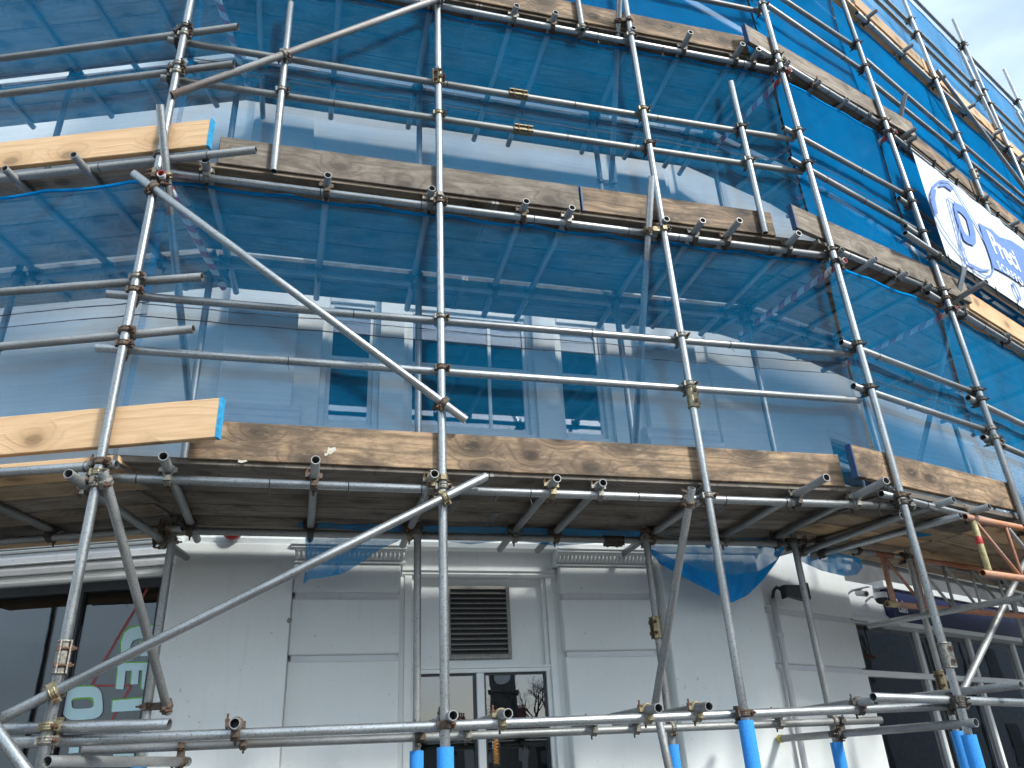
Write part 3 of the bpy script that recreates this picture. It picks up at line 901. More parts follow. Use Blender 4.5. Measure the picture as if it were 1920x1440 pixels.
# left facet
T('ledger', A, (0, 886), (219, 871), DL, 'galv', (1.4, 0))
T('guard_rail', A, (0, 548), (379, 519), DL, 'galv_dull', (1.4, 0))
T('guard_rail', A, (0, 650), (363, 617), DL, 'galv_dull', (1.4, 0))
T('ledger', A, (0, 335), (480, 281), DL, 'galv_dull', (1.4, 0))
T('guard_rail', A, (0, 110), (446, 50), DL, 'galv_dull', (1.4, 0))
T('guard_rail', A, (0, 177), (438, 120), DL, 'galv_dull', (1.4, 0))
tube('ledger', A.pt(-2.6, DL, L3), A.pt(.25, DL, L3), 'galv_dull', scaf)
T('ledger', A, (0, 1367), (318, 1358), DL + .01, 'galv', (1.2, 0))
for lv in (1, 2, 3):
    tube('ledger', A.pt(-2.6, .945 + DL, LV[lv] + .004), A.pt(-.05, .945 + DL, LV[lv] + .004), 'galv_dull', scaf)
# right facets
T('ledger', C, (1652, 926), (1915, 993), DL, 'galv')
T('guard_rail', C, (1577, 642), (1828, 737), DL, 'galv')
T('guard_rail', C, (1600, 724), (1854, 809), DL, 'galv')
T('ledger', C, (1552, 463), (1762, 550), DL, 'galv')
T('guard_rail', C, (1468, 240), (1700, 367), DL, 'galv_dull')
T('guard_rail', C, (1480, 298), (1715, 430), DL, 'galv_dull')
T('ledger', C, (1419, 90), (1668, 243), DL, 'galv')
T('guard_rail', C, (1437, 9), (1618, 133), DL, 'galv_dull')
T('guard_rail', C, (1470, 0), (1606, 90), DL, 'galv_dull', (.5, 0))
T('ledger', C, (1637, 1307), (1920, 1318), DL, 'galv', (0, .5))
tube('ledger', C.pt(.1, DL, L4), C.pt(cS5 + .1, DL, L4), 'galv_dull', scaf)
for lv in (1, 2, 3, 4):
    if lv < 4: tube('ledger', C.pt(.1, .945 + DL, LV[lv] + .004), C.pt(cS5 + .2, .945 + DL, LV[lv] + .004), 'galv_dull', scaf)
    tube('ledger', D.pt(-.1, .945 + DL, LV[lv]), D.pt(7.5, .945 + DL, LV[lv]), 'galv_dull', scaf)
def TL(name, x, y, z, mat, s1, d=DL, F=D):
    s = S(F, x, y, d)
    return tube(name, F.pt(s, d, z), F.pt(s1, d, z), mat, scaf)
TL('ledger', 1738, 546, L2, 'galv', 7.5)
TL('guard_rail', 1815, 746, Z(D, 1815, 746, DL), 'galv_dull', 7.5)
TL('guard_rail', 1843, 820, Z(D, 1843, 820, DL), 'galv_dull', 7.5)
TL('guard_rail', 1685, 372, Z(D, 1685, 372, DL), 'galv_dull', 7.5)
TL('guard_rail', 1697, 424, Z(D, 1697, 424, DL), 'galv_dull', 7.5)
TL('banner_rail', 1697, 437, Z(D, 1697, 437, -DL), 'galv', 7.5, -DL)
TL('ledger', 1652, 232, L3, 'galv', 7.5)
T('guard_rail', D, (1631, 120), (1789, 257), DL, 'galv_dull', (.1, 5.2))
T('guard_rail', D, (1641, 161), (1774, 268), DL, 'galv_dull', (.1, 5.2))
TL('ledger', 1600, 6, L4 - .06, 'galv', 7.5)
zt3 = (Z(D, 1716, 71, DL) + Z(D, 1834, 184, DL)) / 2
tube('guard_rail', D.pt(-.3, DL, zt3), D.pt(7.5, DL, zt3), 'galv_dull', scaf)
zt2 = Z(D, 1795, 131, DL)
tube('guard_rail', D.pt(-.2, DL, zt2), D.pt(7.5, DL, zt2), 'galv_dull', scaf)
zt1_ = Z(D, 1765, 50, DL)
tube('guard_rail', D.pt(-.2, DL, zt1_), D.pt(4.3, DL, zt1_ + .02), 'galv_dull', scaf)
tube('guard_rail', D.pt(4.15, DL, zt1_ - .03), D.pt(7.5, DL, zt1_ - .02), 'galv_dull', scaf)

# diagonal braces on the face, ledger braces from front to back
T('diagonal_brace', B, (250, 325), (874, 788), -DL, 'galv')
T('diagonal_brace', B, (-70, 1383), (912, 893), -DL, 'galv')
T('diagonal_brace', B, (322, 178), (815, 0), -DL, 'galv_rust', (0, .4))
T('diagonal_brace', D, (1757, 132), (1920, 352), -DL, 'galv_dull', (0, 1.5))
T('diagonal_brace', C, (1803, 1300), (1913, 1070), (.42, .38), 'galv_dull', (0, .3))
T('ledger_brace', B, (193, 882), (316, 1336), (-.075, 1.0), 'galv_dull')
T('ledger_brace', B, (1297, 915), (1228, 1322), (-.075, .90), 'galv_dull')
T('ledger_brace', B, (300, 196), (356, 765), (-.30, .97), 'galv')
T('ledger_brace', B, (1222, 330), (1190, 845), (-.22, .95), 'galv')
T('ledger_brace', B, (1163, -40), (1146, 352), (-.22, .95), 'galv')
T('ledger_brace', C, (1808, 500), (1722, 874), (-.08, .95), 'galv')
T('ledger_brace', C, (1698, 174), (1634, 450), (-.08, .95), 'galv')
T('ledger_brace', B, (1234, 1345), (1254, 1440), (.60, .62), 'galv_dull', (0, .8))
T('foot_brace', A, (0, 1376), (46, 1440), -.16, 'galv', (.5, .3))
# puncheons that carry the toe boards
T('puncheon', B, (545, 6), (513, 321), 0.0, 'galv')
T('puncheon', B, (1370, 154), (1435, 437), 0.0, 'galv')
T('puncheon', B, (1083, 0), (1092, 56), 0.0, 'galv_dull', (.8, 0))
T('puncheon', D, (1802, 97), (1869, 242), 0.0, 'galv_dull')
T('puncheon', D, (1907, 210), (1935, 262), 0.0, 'galv_dull')

# transoms
def TZ(a, b, z, mat='galv_dull', name='transom'):
    return tube(name, onz(*a, z), onz(*b, z), mat, scaf)
def TP(F, s, z, d0=-.08, d1=1.45, mat='galv_dull', skew=0.0):
    return tube('transom', F.pt(s, d0, z), F.pt(s + skew, d1, z), mat, scaf)
h = .0487
for a, b in (((306, 855), (370, 1012)), ((592, 862), (581, 1011)), ((815, 888), (755, 1022)), ((1045, 897), (937, 1030)), ((1131, 905), (1008, 1032)),
             ((1318, 934), (1168, 1038)), ((1550, 895), (1327, 1022)), ((1662, 901), (1423, 1024))):
    TZ(a, b, L1 + h)
for a, b in (((384, 300), (443, 548)), ((615, 328), (593, 560)), ((810, 353), (763, 580)), ((987, 377), (907, 592)), ((1073, 389), (967, 600)), ((1250, 410), (1122, 613)),
             ((1318, 413), (1175, 613)), ((1387, 413), (1223, 613)), ((1498, 437), (1313, 627)), ((8, 316), (258, 546)), ((137, 290), (350, 541))):
    TZ(a, b, L2 + h)
for a, b in (((969, 10), (888, 263)), ((1042, 23), (952, 273)), ((1188, 52), (1090, 287)), ((1295, 60), (1170, 297)), ((1393, 82), (1245, 313)), ((1423, 92), (1273, 327))):
    TZ(a, b, L3 + h)
for x, y in ((765, 240), (620, 222), (493, 222)):
    s, d = B.sd(onz(x, y, L3 + h)); TP(B, s, L3 + h, -.08, d)
for x, y in ((210, 220), (302, 198), (407, 200), (63, 240)):
    s, d = A.sd(onz(x, y, L3 + h)); TP(A, s, L3 + h + .004, -.08, d)
s, d = A.sd(onz(127, 563, L2 + h)); TP(A, s, L2 + h + .004, -.08, d)
TZ((128, 888), (350, 1045), L1 - .062)
s, d = A.sd(onz(137, 1012, L1 + h)); TP(A, s, L1 + h + .004, -.08, d)
for x, y in ((1757, 947), (1788, 937), (1855, 950)):
    s, d = C.sd(onz(x, y, L1 + h)); TP(C, s, L1 + h, d)
for x, y in ((1580, 468), (1643, 485), (1700, 512), (1747, 535)):
    s, d = C.sd(onz(x, y, L2 + h)); TP(C, s, L2 + h, d, 1.4)
for x, y in ((1480, 115), (1538, 152), (1590, 185), (1633, 213)):
    s, d = C.sd(onz(x, y, L3 + h)); TP(C, s, L3 + h, d, 1.4)
for x, y in ((1810, 577), (1893, 627)):
    s, d = D.sd(onz(x, y, L2 + h)); TP(D, s, L2 + h, d)
TZ((1850, 528), (1770, 575), L2 + h + .05, 'galv_dull', 'tie_tube')
TZ((1717, 241), (1660, 275), L3 + h + .05, 'galv_dull', 'tie_tube')
for i in range(9):
    TP(D, .5 + .8 * i, L3 + h, -.07)
    if i > 1: TP(D, .5 + .8 * i, L2 + h, -.07)
    TP(D, .65 + .8 * i, L4 + h - .06, -.09)
TZ((1801, 967), (1522, 1043), L1 - .055, 'galv')
TZ((1692, 967), (1500, 1037), L1 - .062)
TZ((1628, 1173), (1920, 1120), CZ + .935)
for x, y in ((440, 1355), (850, 1340), (953, 1337), (1235, 1327), (1330, 1325), (1640, 1306)):
    s = S(B, x, y, -.10); TP(B, s, L0 + h - .004, -.10, 1.25, 'galv_dull')
s = S(C, 1918, 1296, -.1); TP(C, s, L0 + .11, -.1, 1.2, 'galv_dull')
p, q = B.px(1462, 1385, 1.50), B.px(1830, 1355, -.10)
yt = tube('transom', q, p, 'galv_dull', scaf)
obj('end_cap', tube_mesh(.03, M['cap'], .0275), frame_z(p - (p - q).normalized() * .028, p - q), yt)
p, q = A.px(88, 1428, -.10), A.px(352, 1428, 1.10)
tube('transom', p, q, 'galv_dull', scaf)
# striped corner transoms
for i, nm in ((1, 'S1'), (4, 'S4'), (5, 'S5')):
    for lv in (2, 3):
        p = Vector((*SP[i], LV[lv] - .115)); q = INN[nm] + Vector((0, 0, LV[lv] - .115))
        u = (q - p).normalized()
        side = Vector((u.y, -u.x, 0)) * DL
        t_ = tube('transom', p - u * .05 + side, q + u * .15 + side, 'stripe', scaf)
        t_['label'] = 'transom wrapped in red and white hazard tape'

# ------------------------------------------------------------------ couplers: one where two tubes touch
def ring(V, Fc, fm, c, ax, r0, r1, hw, seg=14, a0=0.0, a1=2 * math.pi, mi=0):
    """band about axis ax through c"""
    ax = ax.normalized()
    e1 = ax.orthogonal().normalized(); e2 = ax.cross(e1)
    b = len(V)
    full = abs(a1 - a0 - 2 * math.pi) < 1e-4
    n = seg if full else seg + 1
    for i in range(n):
        a = a0 + (a1 - a0) * i / seg
        dr = e1 * math.cos(a) + e2 * math.sin(a)
        for rr, w in ((r0, -hw), (r1, -hw * .8), (r1 + .002, 0), (r1, hw * .8), (r0, hw)):
            V.append(c + dr * rr + ax * w)
    for i in range(seg):
        j = (i + 1) % n
        for k in range(4):
            Fc.append((b + i * 5 + k, b + j * 5 + k, b + j * 5 + k + 1, b + i * 5 + k + 1)); fm.append(mi)
def blk(V, Fc, fm, c, ax, sx, sy, sz, mi=0):
    X, Y, Zv = ax
    b = len(V)
    for i in (-1, 1):
        for j in (-1, 1):
            for k in (-1, 1): V.append(c + X * (sx * i) + Y * (sy * j) + Zv * (sz * k))
    for f in ((0, 1, 3, 2), (4, 6, 7, 5), (0, 4, 5, 1), (2, 3, 7, 6), (0, 2, 6, 4), (1, 5, 7, 3)):
        Fc.append(tuple(b + t for t in f)); fm.append(mi)
def rod(V, Fc, fm, p, q, r, seg, mi):
    ax = (q - p).normalized()
    e1 = ax.orthogonal().normalized(); e2 = ax.cross(e1)
    b = len(V)
    for c in (p, q):
        for i in range(seg):
            a = 2 * math.pi * i / seg
            V.append(c + e1 * (r * math.cos(a)) + e2 * (r * math.sin(a)))
    for i in range(seg):
        j = (i + 1) % seg
        Fc.append((b + i, b + j, b + seg + j, b + seg + i)); fm.append(mi)
    Fc.append(tuple(range(b, b + seg))[::-1]); fm.append(mi)
    Fc.append(tuple(range(b + seg, b + 2 * seg))); fm.append(mi)
_cp = {}
FIT = ['fit', 'fit', 'fit_rust', 'fit_rust', 'fit_dark', 'brass']
def coupler_mesh(ang, fit, dist):
    key = (round(math.degrees(ang) / 4), fit, round(dist, 2))
    if key in _cp: return _cp[key]
    V, Fc, fm = [], [], []
    Z0, X0, Y0 = Vector((0, 0, 1)), Vector((1, 0, 0)), Vector((0, 1, 0))
    b2 = Vector((math.sin(ang), 0, math.cos(ang)))
    for c, ax, sg, nut in ((Vector((0, 0, 0)), Z0, -1, -Y0), (Vector((0, dist, 0)), b2, -1, Y0)):
        ring(V, Fc, fm, c, ax, R_T + .0004, R_T + .0062, .021)
        ring(V, Fc, fm, c + ax * .011, ax, R_T + .004, R_T + .0085, .004)
        ring(V, Fc, fm, c - ax * .011, ax, R_T + .004, R_T + .0085, .004)
        side = ax.cross(Y0).normalized() * sg
        e = c + side * (R_T + .014)
        blk(V, Fc, fm, e, (side, Y0, ax), .011, .011, .018)
        e2_ = c - side * (R_T + .010)
        blk(V, Fc, fm, e2_, (side, Y0, ax), .007, .014, .017)
        bt = c + side * (R_T + .017)
        rod(V, Fc, fm, bt - nut * .022, bt + nut * .048, .0055, 8, 1)
        rod(V, Fc, fm, bt + nut * .012, bt + nut * .026, .0115, 6, 1)
    blk(V, Fc, fm, Vector((0, dist / 2, 0)), (X0, Y0, Z0), .019, dist * .22, .019)
    me = mesh('coupler', V, Fc, None, False, [M[fit], M['bolt'] if fit != 'fit_dark' else M['fit_dark']], fm)
    _cp[key] = me
    return me
def closest(p0, p1, q0, q1):
    u, v, w = p1 - p0, q1 - q0, p0 - q0
    a, b, c, d, e = u.dot(u), u.dot(v), v.dot(v), u.dot(w), v.dot(w)
    den = a * c - b * b
    if den < 1e-6 * a * c: return None
    s = (b * e - c * d) / den; t = (a * e - b * d) / den
    return s, t, p0 + u * s, q0 + v * t
ORDER = {'standard': 0, 'puncheon': 1}
ncp = 0
for i in range(len(TUBES)):
    for j in range(i + 1, len(TUBES)):
        (oa, a0, a1, na), (ob, b0, b1, nb) = TUBES[i], TUBES[j]
        if na == nb == 'standard': continue
        r = closest(a0, a1, b0, b1)
        if not r: continue
        s, t, pa, pb = r
        la, lb = (a1 - a0).length, (b1 - b0).length
        if not (.01 / la < s < 1 - .01 / la and .01 / lb < t < 1 - .01 / lb): continue
        dist = (pb - pa).length
        if not .030 < dist < (.125 if 'brace' in na + nb and 'standard' in (na, nb) else .080): continue
        if ORDER.get(nb, 5) < ORDER.get(na, 5):
            oa, ob, pa, pb, a0, a1, b0, b1, na, nb = ob, oa, pb, pa, b0, b1, a0, a1, nb, na
        y = (pb - pa).normalized()
        z = (a1 - a0).normalized()
        if abs(z.z) > .7:
            if z.z < 0: z = -z
        b2 = (b1 - b0).normalized()
        mw = frame_z(pa, z, y)
        x = Vector((mw[0][0], mw[1][0], mw[2][0]))
        ang = math.atan2(b2.dot(x), b2.dot(Vector((mw[0][2], mw[1][2], mw[2][2]))))
        if ang < 0: ang += math.pi
        if ang < RAD(12) or ang > RAD(168): continue
        fit = random.choice(FIT if pa.x < 1.6 else ['fit', 'fit_dark', 'fit_dark', 'fit_rust'])
        obj('coupler', coupler_mesh(ang, fit, dist), mw, oa)
        ncp += 1
# sleeve couplers joining tubes end to end
def sleeve_mesh(fit):
    V, Fc, fm = [], [], []
    Z0, X0, Y0 = Vector((0, 0, 1)), Vector((1, 0, 0)), Vector((0, 1, 0))
    ring(V, Fc, fm, Vector((0, 0, 0)), Z0, R_T + .0004, R_T + .005, .075, 16)
    for z in (-.068, .068): ring(V, Fc, fm, Vector((0, 0, z)), Z0, R_T, R_T + .008, .006, 16)
    for sx in (-1, 1):
        blk(V, Fc, fm, Vector((sx * .021, -.030, 0)), (X0, Y0, Z0), .0035, .012, .072)
    for z in (-.036, .036):
        rod(V, Fc, fm, Vector((-.034, -.034, z)), Vector((.048, -.034, z)), .006, 8, 1)
        rod(V, Fc, fm, Vector((.024, -.034, z)), Vector((.036, -.034, z)), .0125, 6, 1)
        blk(V, Fc, fm, Vector((-.028, -.034, z)), (X0, Y0, Z0), .005, .009, .011, 1)
    return mesh('sleeve_coupler', V, Fc, None, False, [M[fit], M['bolt']], fm)
SL = {f: sleeve_mesh(f) for f in ('fit', 'brass', 'fit_dark')}
def sleeve(F, x, y, d, axis, fit, ydir):
    p = F.px(x, y, d)
    best = min(TUBES, key=lambda t: ((p - t[1]) - (t[2] - t[1]).normalized() * (p - t[1]).dot((t[2] - t[1]).normalized())).length)
    u = (best[2] - best[1]).normalized()
    c = best[1] + u * (p - best[1]).dot(u)
    obj('sleeve_coupler', SL[fit], frame_z(c, u, ydir), best[0])
toward = -B.n
side = B.u
for x, y, d, fit, yd in ((971, 184, DL, 'brass', B.n), (980, 248, DL, 'brass', B.n), (117, 1234, 0, 'fit', (B.n - B.u * .4)), (820, 146, 0, 'brass', (B.n + B.u * .8)), (1298, 748, 0, 'brass', (B.n - B.u * 1.2)),
                        (1776, 1230, 0, 'fit', (B.n - B.u * 1.5)), (1230, 1177, .94, 'brass', (B.u + B.n * .2)), (1757, 1285, 1.7, 'brass', (B.u * 1.2 + B.n * .2)), (1150, 1010, .945 + DL, 'fit_dark', Vector((0, 0, 1)))):
    sleeve(B, x, y, d, None, fit, yd)
sleeve(C, 1892, 845, 0, None, 'fit', C.n - C.u)
sleeve(D, 1837, 338, 0, None, 'fit', D.n - D.u)

# cable ties that hold the netting
def tie_mesh():
    V, Fc, fm = [], [], []
    ring(V, Fc, fm, Vector((0, 0, 0)), Vector((0, 0, 1)), R_T - .001, R_T + .0018, .0028, 14)
    rod(V, Fc, fm, Vector((0, R_T, 0)), Vector((.012, R_T + .05, .01)), .0014, 5, 0)
    return mesh('cable_tie', V, Fc, M['black'])
TIE = tie_mesh()
for o, p0, p1, nm in list(TUBES):
    if nm not in ('ledger', 'guard_rail'): continue
    if p0.z < L1 - .3: continue
    u = (p1 - p0).normalized(); L = (p1 - p0).length
    if (p0 - EYE).dot(CF) < 0: continue
    depth = min(B.sd(p0)[1], C.sd(p1)[1], A.sd(p0)[1], D.sd(p1)[1])
    if depth > .5: continue
    x = random.uniform(.2, .5)
    while x < L - .1:
        if nm == 'ledger' or random.random() < .35:
            c = p0 + u * x
            obj('cable_tie', TIE, frame_z(c, u, Vector((random.uniform(-.4, .4), random.uniform(-.4, .4), -1))), o)
        x += random.uniform(.38, .8)
print('couplers', ncp, 'tubes', len(TUBES))
# ------------------------------------------------------------------ boarded platforms
BW, BT = .2160, .038
def plank(F, s0, s1, d, z, mat, parent, tilt=0.0):
    L = round(s1 - s0, 2)
    p = F.pt((s0 + s1) / 2, d, z)
    me = box_mesh(L, BW, BT, M[mat], .004)
    o = obj('plank', me, F.mat(p) @ Matrix.Rotation(tilt, 4, 'X') @ Matrix.Rotation(random.uniform(-.0012, .0012), 4, 'Z'), parent)
    for e in (-1, 1):
        obj('end_band', box_mesh(.022, BW + .003, BT + .003, M['hoop']), F.mat(p) @ Matrix.Translation((e * (L / 2 - .012), 0, 0)), o)
    return o
def platform(F, lo, hi, lv, mats, label, dz=0.0, joints=()):
    z = LV[lv] + .0725 + .0205 + dz + (.013 if F in (B, D) else 0)
    root = empty('boarded_platform', F.pt((lo(0) + hi(0)) / 2, .7, z), label, 'platform', 'boarded scaffold platforms')
    for r in range(6):
        d = .155 + r * .2255 + (.055 if r > 3 and lv > 1 else 0)
        a, b = lo(d) + random.uniform(.0, .06), hi(d) - random.uniform(.0, .06)
        cuts = [a] + [j + random.uniform(-.25, .25) for j in joints if a + .5 < j < b - .5] + [b]
        for c0, c1 in zip(cuts, cuts[1:]):
            plank(F, c0 + .0015, c1 - .0015, d, z + random.uniform(-.0015, .0025), mats[r % len(mats)], root, random.uniform(-.006, .006))
loB, hiB = (lambda d: sS1 + d * tAB - .05), (lambda d: sS4 - d * tBC + .04)
loA, hiA = (lambda d: -2.75), (lambda d: -d * tAB + .10)
loC, hiC = (lambda d: d * tBC - .10), (lambda d: cS5 - d * tCD + .08)
loD, hiD = (lambda d: d * tCD - .06), (lambda d: 7.4)
ODD = ['deck_old', 'deck_grey', 'deck_old', 'deck_old', 'deck_grey', 'deck_old']
platform(A, loA, hiA, 1, ['pine', 'pine2', 'deck_grey', 'deck_old', 'deck_grey', 'pine'], 'lowest platform over the dark shop window, new and old boards mixed')
platform(B, loB, hiB, 1, ['deck_grey', 'deck_old', 'deck_old', 'deck_grey', 'deck_old', 'deck_old'], 'lowest platform of dark weathered boards above the louvred entrance', joints=(.3, 1.9))
platform(C, loC, hiC, 1, ['deck_grey', 'deck_old', 'pine2', 'pine', 'pine2', 'pine2'], 'lowest platform above the black floodlight, pale boards towards the wall')
platform(D, loD, hiD, 1, ['pine2', 'pine', 'pine2', 'pine2', 'pine', 'pine2'], 'lowest platform above the navy fascia and lattice girders', joints=(3.6,))
platform(A, loA, hiA, 2, ['deck_pale'], 'second platform at the left with pale new boards seen through netting')
platform(B, loB, hiB, 2, ODD, 'second platform of old boards crossing in front of the first-floor windows', joints=(.6,))
platform(C, loC, hiC, 2, ['deck_old', 'pine2', 'deck_grey', 'pine2', 'deck_old', 'pine2'], 'second platform with patchy pale boards right of the plain wall')
platform(D, loD, hiD, 2, ['pine2', 'deck_old', 'pine2', 'pine2', 'deck_grey', 'pine2'], 'second platform running below the white banner', joints=(3.6,))
platform(A, loA, hiA, 3, ['deck_pale'], 'topmost pale board platform in the upper left corner')
platform(B, loB, hiB, 3, ODD, 'topmost platform of dark boards across the centre behind netting', joints=(.2,))
platform(C, loC, hiC, 3, ODD, 'third platform between the centre and the banner behind bright netting')
platform(D, loD, hiD, 3, ['deck_old', 'pine2', 'deck_grey', 'pine2', 'deck_grey', 'deck_old'], 'third platform just above the white banner', joints=(3.6,))
platform(D, loD, hiD, 4, ['pine', 'pine2', 'pine', 'pine2', 'pine', 'pine2'], 'highest platform of pale boards near the sky', dz=-.06, joints=(3.6,))
platform(B, loB, hiB, 4, ODD, 'added unseen platform of the next lift up, shading the top centre netting')  # out of view, added to shade the wall behind the top netting
platform(C, loC, hiC, 4, ODD, 'platform above the sunlit netting at the top, next to the sky')

# ------------------------------------------------------------------ toe boards
def toe(F, s0, s1, lv, mat, label, d=.048, ends=(None, None), dz=0.0, hgt=.222):
    z0 = LV[lv] + .115 + dz
    p = F.pt((s0 + s1) / 2, d, z0 + hgt / 2)
    mw = F.mat(p) @ Matrix.Rotation(RAD(90), 4, 'X')
    o = obj('toe_board', box_mesh(s1 - s0, hgt, .038, M[mat], .004), mw)
    tag(o, label, 'toe board', 'toe boards along the scaffold lifts')
    for e, m_ in zip((-1, 1), ends):
        if m_: obj('painted_end', box_mesh(.014, hgt + .003, .041, M[m_]), mw @ Matrix.Translation((e * ((s1 - s0) / 2 - .0055), 0, 0)), o)
    return o
def Sx(F, x, y): return S(F, x, y, .03)
toe(A, -2.8, Sx(A, 411, 790), 1, 'pine', 'bright new pine toe board crossing the corner over the shop window', ends=(None, 'bluepaint'), dz=.04)
tb = toe(B, Sx(B, 356, 830), Sx(B, 1578, 880), 1, 'old', 'long brown knotty toe board below the first-floor windows')
toe(C, Sx(C, 1600, 860), Sx(C, 1925, 985), 1, 'old', 'brown toe board with dark blue painted end right of the plain wall', ends=('bluedark', None), dz=.02)
toe(D, .5, 4.3, 1, 'old', 'brown toe board at the right edge beside the lattice girder')
toe(A, -2.8, Sx(A, 394, 250), 2, 'pine', 'bright new pine toe board with blue end at the upper left corner', ends=(None, 'bluepaint'), dz=.03)
toe(B, Sx(B, 410, 280), Sx(B, 1086, 368), 2, 'grey', 'pale grey weathered toe board across the centre of the second platform')
toe(B, Sx(B, 1090, 370), Sx(B, 1449, 415), 2, 'old', 'short pinkish brown toe board with a dark painted end beside the puncheon', ends=('bluedark', None))
toe(C, Sx(C, 1487, 400), Sx(C, 1815, 545), 2, 'grey', 'mossy grey toe board with a blue end above the hazard-taped transom', ends=('bluedark', None))
toe(D, Sx(D, 1817, 570), 4.2, 2, 'pine', 'pale yellow toe board below the white banner')
toe(B, Sx(B, 760, -25), Sx(B, 1398, 70), 3, 'old', 'weathered toe board at the top centre edge')
toe(C, Sx(C, 1400, 60), Sx(C, 1722, 265), 3, 'grey', 'grey toe board with dark end rising towards the banner', ends=('bluedark', None))
toe(D, .12, 2.0, 3, 'old', 'brown toe board above the white banner logo', d=.05)
toe(D, 2.05, 6.0, 3, 'old', 'brown toe board above the banner lettering at the right edge', d=.05)
toe(D, Sx(D, 1600, -5), 2.0, 4, 'pine', 'pale toe board under the sky, nearer the centre', dz=-.06)
toe(D, 2.04, 5.9, 4, 'pine', 'pale toe board under the sky at the right edge', dz=-.06)
toe(A, -2.8, .1, 3, 'pine2', 'toe board along the top left platform')
# flakes of old paper stuck on the long board
for x, y, w, hh in ((622, 845, .05, .045), (455, 865, .05, .018), (612, 852, .022, .02)):
    p = B.px(x, y, .0275)
    V = [(-w * .5, 0, -hh * .3), (-w * .1, 0, -hh * .5), (w * .5, 0, hh * .1), (w * .35, 0, hh * .5), (-w * .15, 0, hh * .3), (-w * .4, 0, hh * .5)]
    obj('torn_label', mesh('torn_label', V, [tuple(range(6))], M['scrap']), B.mat(p), tb)

# ------------------------------------------------------------------ debris netting
def net(F, s0, s1, z0, z1, label, d=.10, seed=0, mat='net', nx=None, nz=26, top=None, name='debris_net'):
    L = s1 - s0
    nx = nx or max(20, int(L * 16))
    V, Fc = [], []
    for j in range(nz + 1):
        v = j / nz
        for i in range(nx + 1):
            u = i / nx
            q = Vector((u * L * .9 + seed * 7.1, v * 1.1 + seed, seed * 3.3))
            fold = noise.noise(q * 1.6) * .020 + noise.noise(Vector((q.x * 5.5, q.y * .9, 4 + seed))) * .006
            scal = abs(math.sin(u * L / .55 * math.pi + seed)) * .022 * (v ** 6)
            edge = min(1, min(v, 1 - v) * 6)
            V.append((u * L, fold * (.25 + .75 * edge) + .028 * math.sin(v * math.pi), v * (z1 - z0) - scal))
    for j in range(nz):
        for i in range(nx):
            q = j * (nx + 1) + i
            Fc.append((q, q + 1, q + nx + 2, q + nx + 1))
    o = obj(name, mesh(name, V, Fc, M[mat], True), F.mat(F.pt(s0, d, z0)))
    tag(o, label, 'netting', 'blue debris netting sheets')
    # hem along the top
    Vh, Fh = [], []
    for i in range(nx + 1):
        a = V[nz * (nx + 1) + i]
        for dz, dy in ((.004, -.003), (-.018, -.003), (-.018, .004), (.004, .004)): Vh.append((a[0], a[1] + dy, a[2] + dz))
    for i in range(nx):
        for k in range(4): Fh.append((i * 4 + k, (i + 1) * 4 + k, (i + 1) * 4 + (k + 1) % 4, i * 4 + (k + 1) % 4))
    obj('hem', mesh('hem', Vh, Fh, M['net2'], True), F.mat(F.pt(s0, d, z0)), o)
    # stitched reinforcing bands half way up
    for v0 in (.47, .515):
        Vb, Fb = [], []
        j = int(v0 * nz)
        fr = v0 * nz - j
        for i in range(nx + 1):
            a, b = V[j * (nx + 1) + i], V[(j + 1) * (nx + 1) + i]
            y = a[1] + (b[1] - a[1]) * fr - .002
            z = a[2] + (b[2] - a[2]) * fr + .004 * noise.noise(Vector((i * .8, v0 * 9, seed)))
            hb = .0035 + .002 * noise.noise(Vector((i * 1.7, v0, seed + 3)))
            Vb += [(a[0], y, z - hb), (a[0], y, z + hb)]
        for i in range(nx): Fb.append((2 * i, 2 * i + 2, 2 * i + 3, 2 * i + 1))
        obj('reinforcing_band', mesh('reinforcing_band', Vb, Fb, M['netband'], True), F.mat(F.pt(s0, d, z0)), o)
    return o
def nz_(lv): return LV[lv] + .13, LV[lv + 1] - .012
net(A, -2.8, .02, *nz_(1), 'blue netting left of the corner, over the white wall above the shop', seed=1)
net(B, sS1 + .02, sS4 - .02, *nz_(1), 'blue netting in front of the first-floor windows', seed=2)
net(C, .03, cS5 - .02, *nz_(1), 'blue netting right of the plain wall, above the dark-ended toe board', seed=3)
net(D, .03, 7.3, *nz_(1), 'blue netting at the right edge below the pale toe board', seed=4)
net(A, -2.8, .02, *nz_(2), 'blue netting over pale boards in the upper left corner', seed=5)
net(B, sS1 + .02, sS4 - .02, *nz_(2), 'dark blue netting across the top centre', seed=6)
net(C, .03, cS5 - .02, *nz_(2), 'blue netting left of the white banner', seed=7, mat='net_dense')
net(D, .03, 7.3, *nz_(2), 'blue netting in shade behind the white banner', seed=8, mat='net_dense')
net(B, sS1 + .02, sS4 - .02, *nz_(3), 'strip of blue netting above the topmost toe board in the centre', seed=9, mat='net_dense')
net(C, .03, cS5 - .02, *nz_(3), 'bright sunlit blue netting above the rising grey toe board', seed=10, d=.11, mat='net_dense')
net(D, .03, 7.3, L3 + .13, L4 - .075, 'bright sunlit blue netting over the banner', seed=11, d=.12, mat='net_dense')
net(D, -.2, 7.3, L4 + .10, zt1_ - .02, 'translucent blue netting against the sky', seed=12)

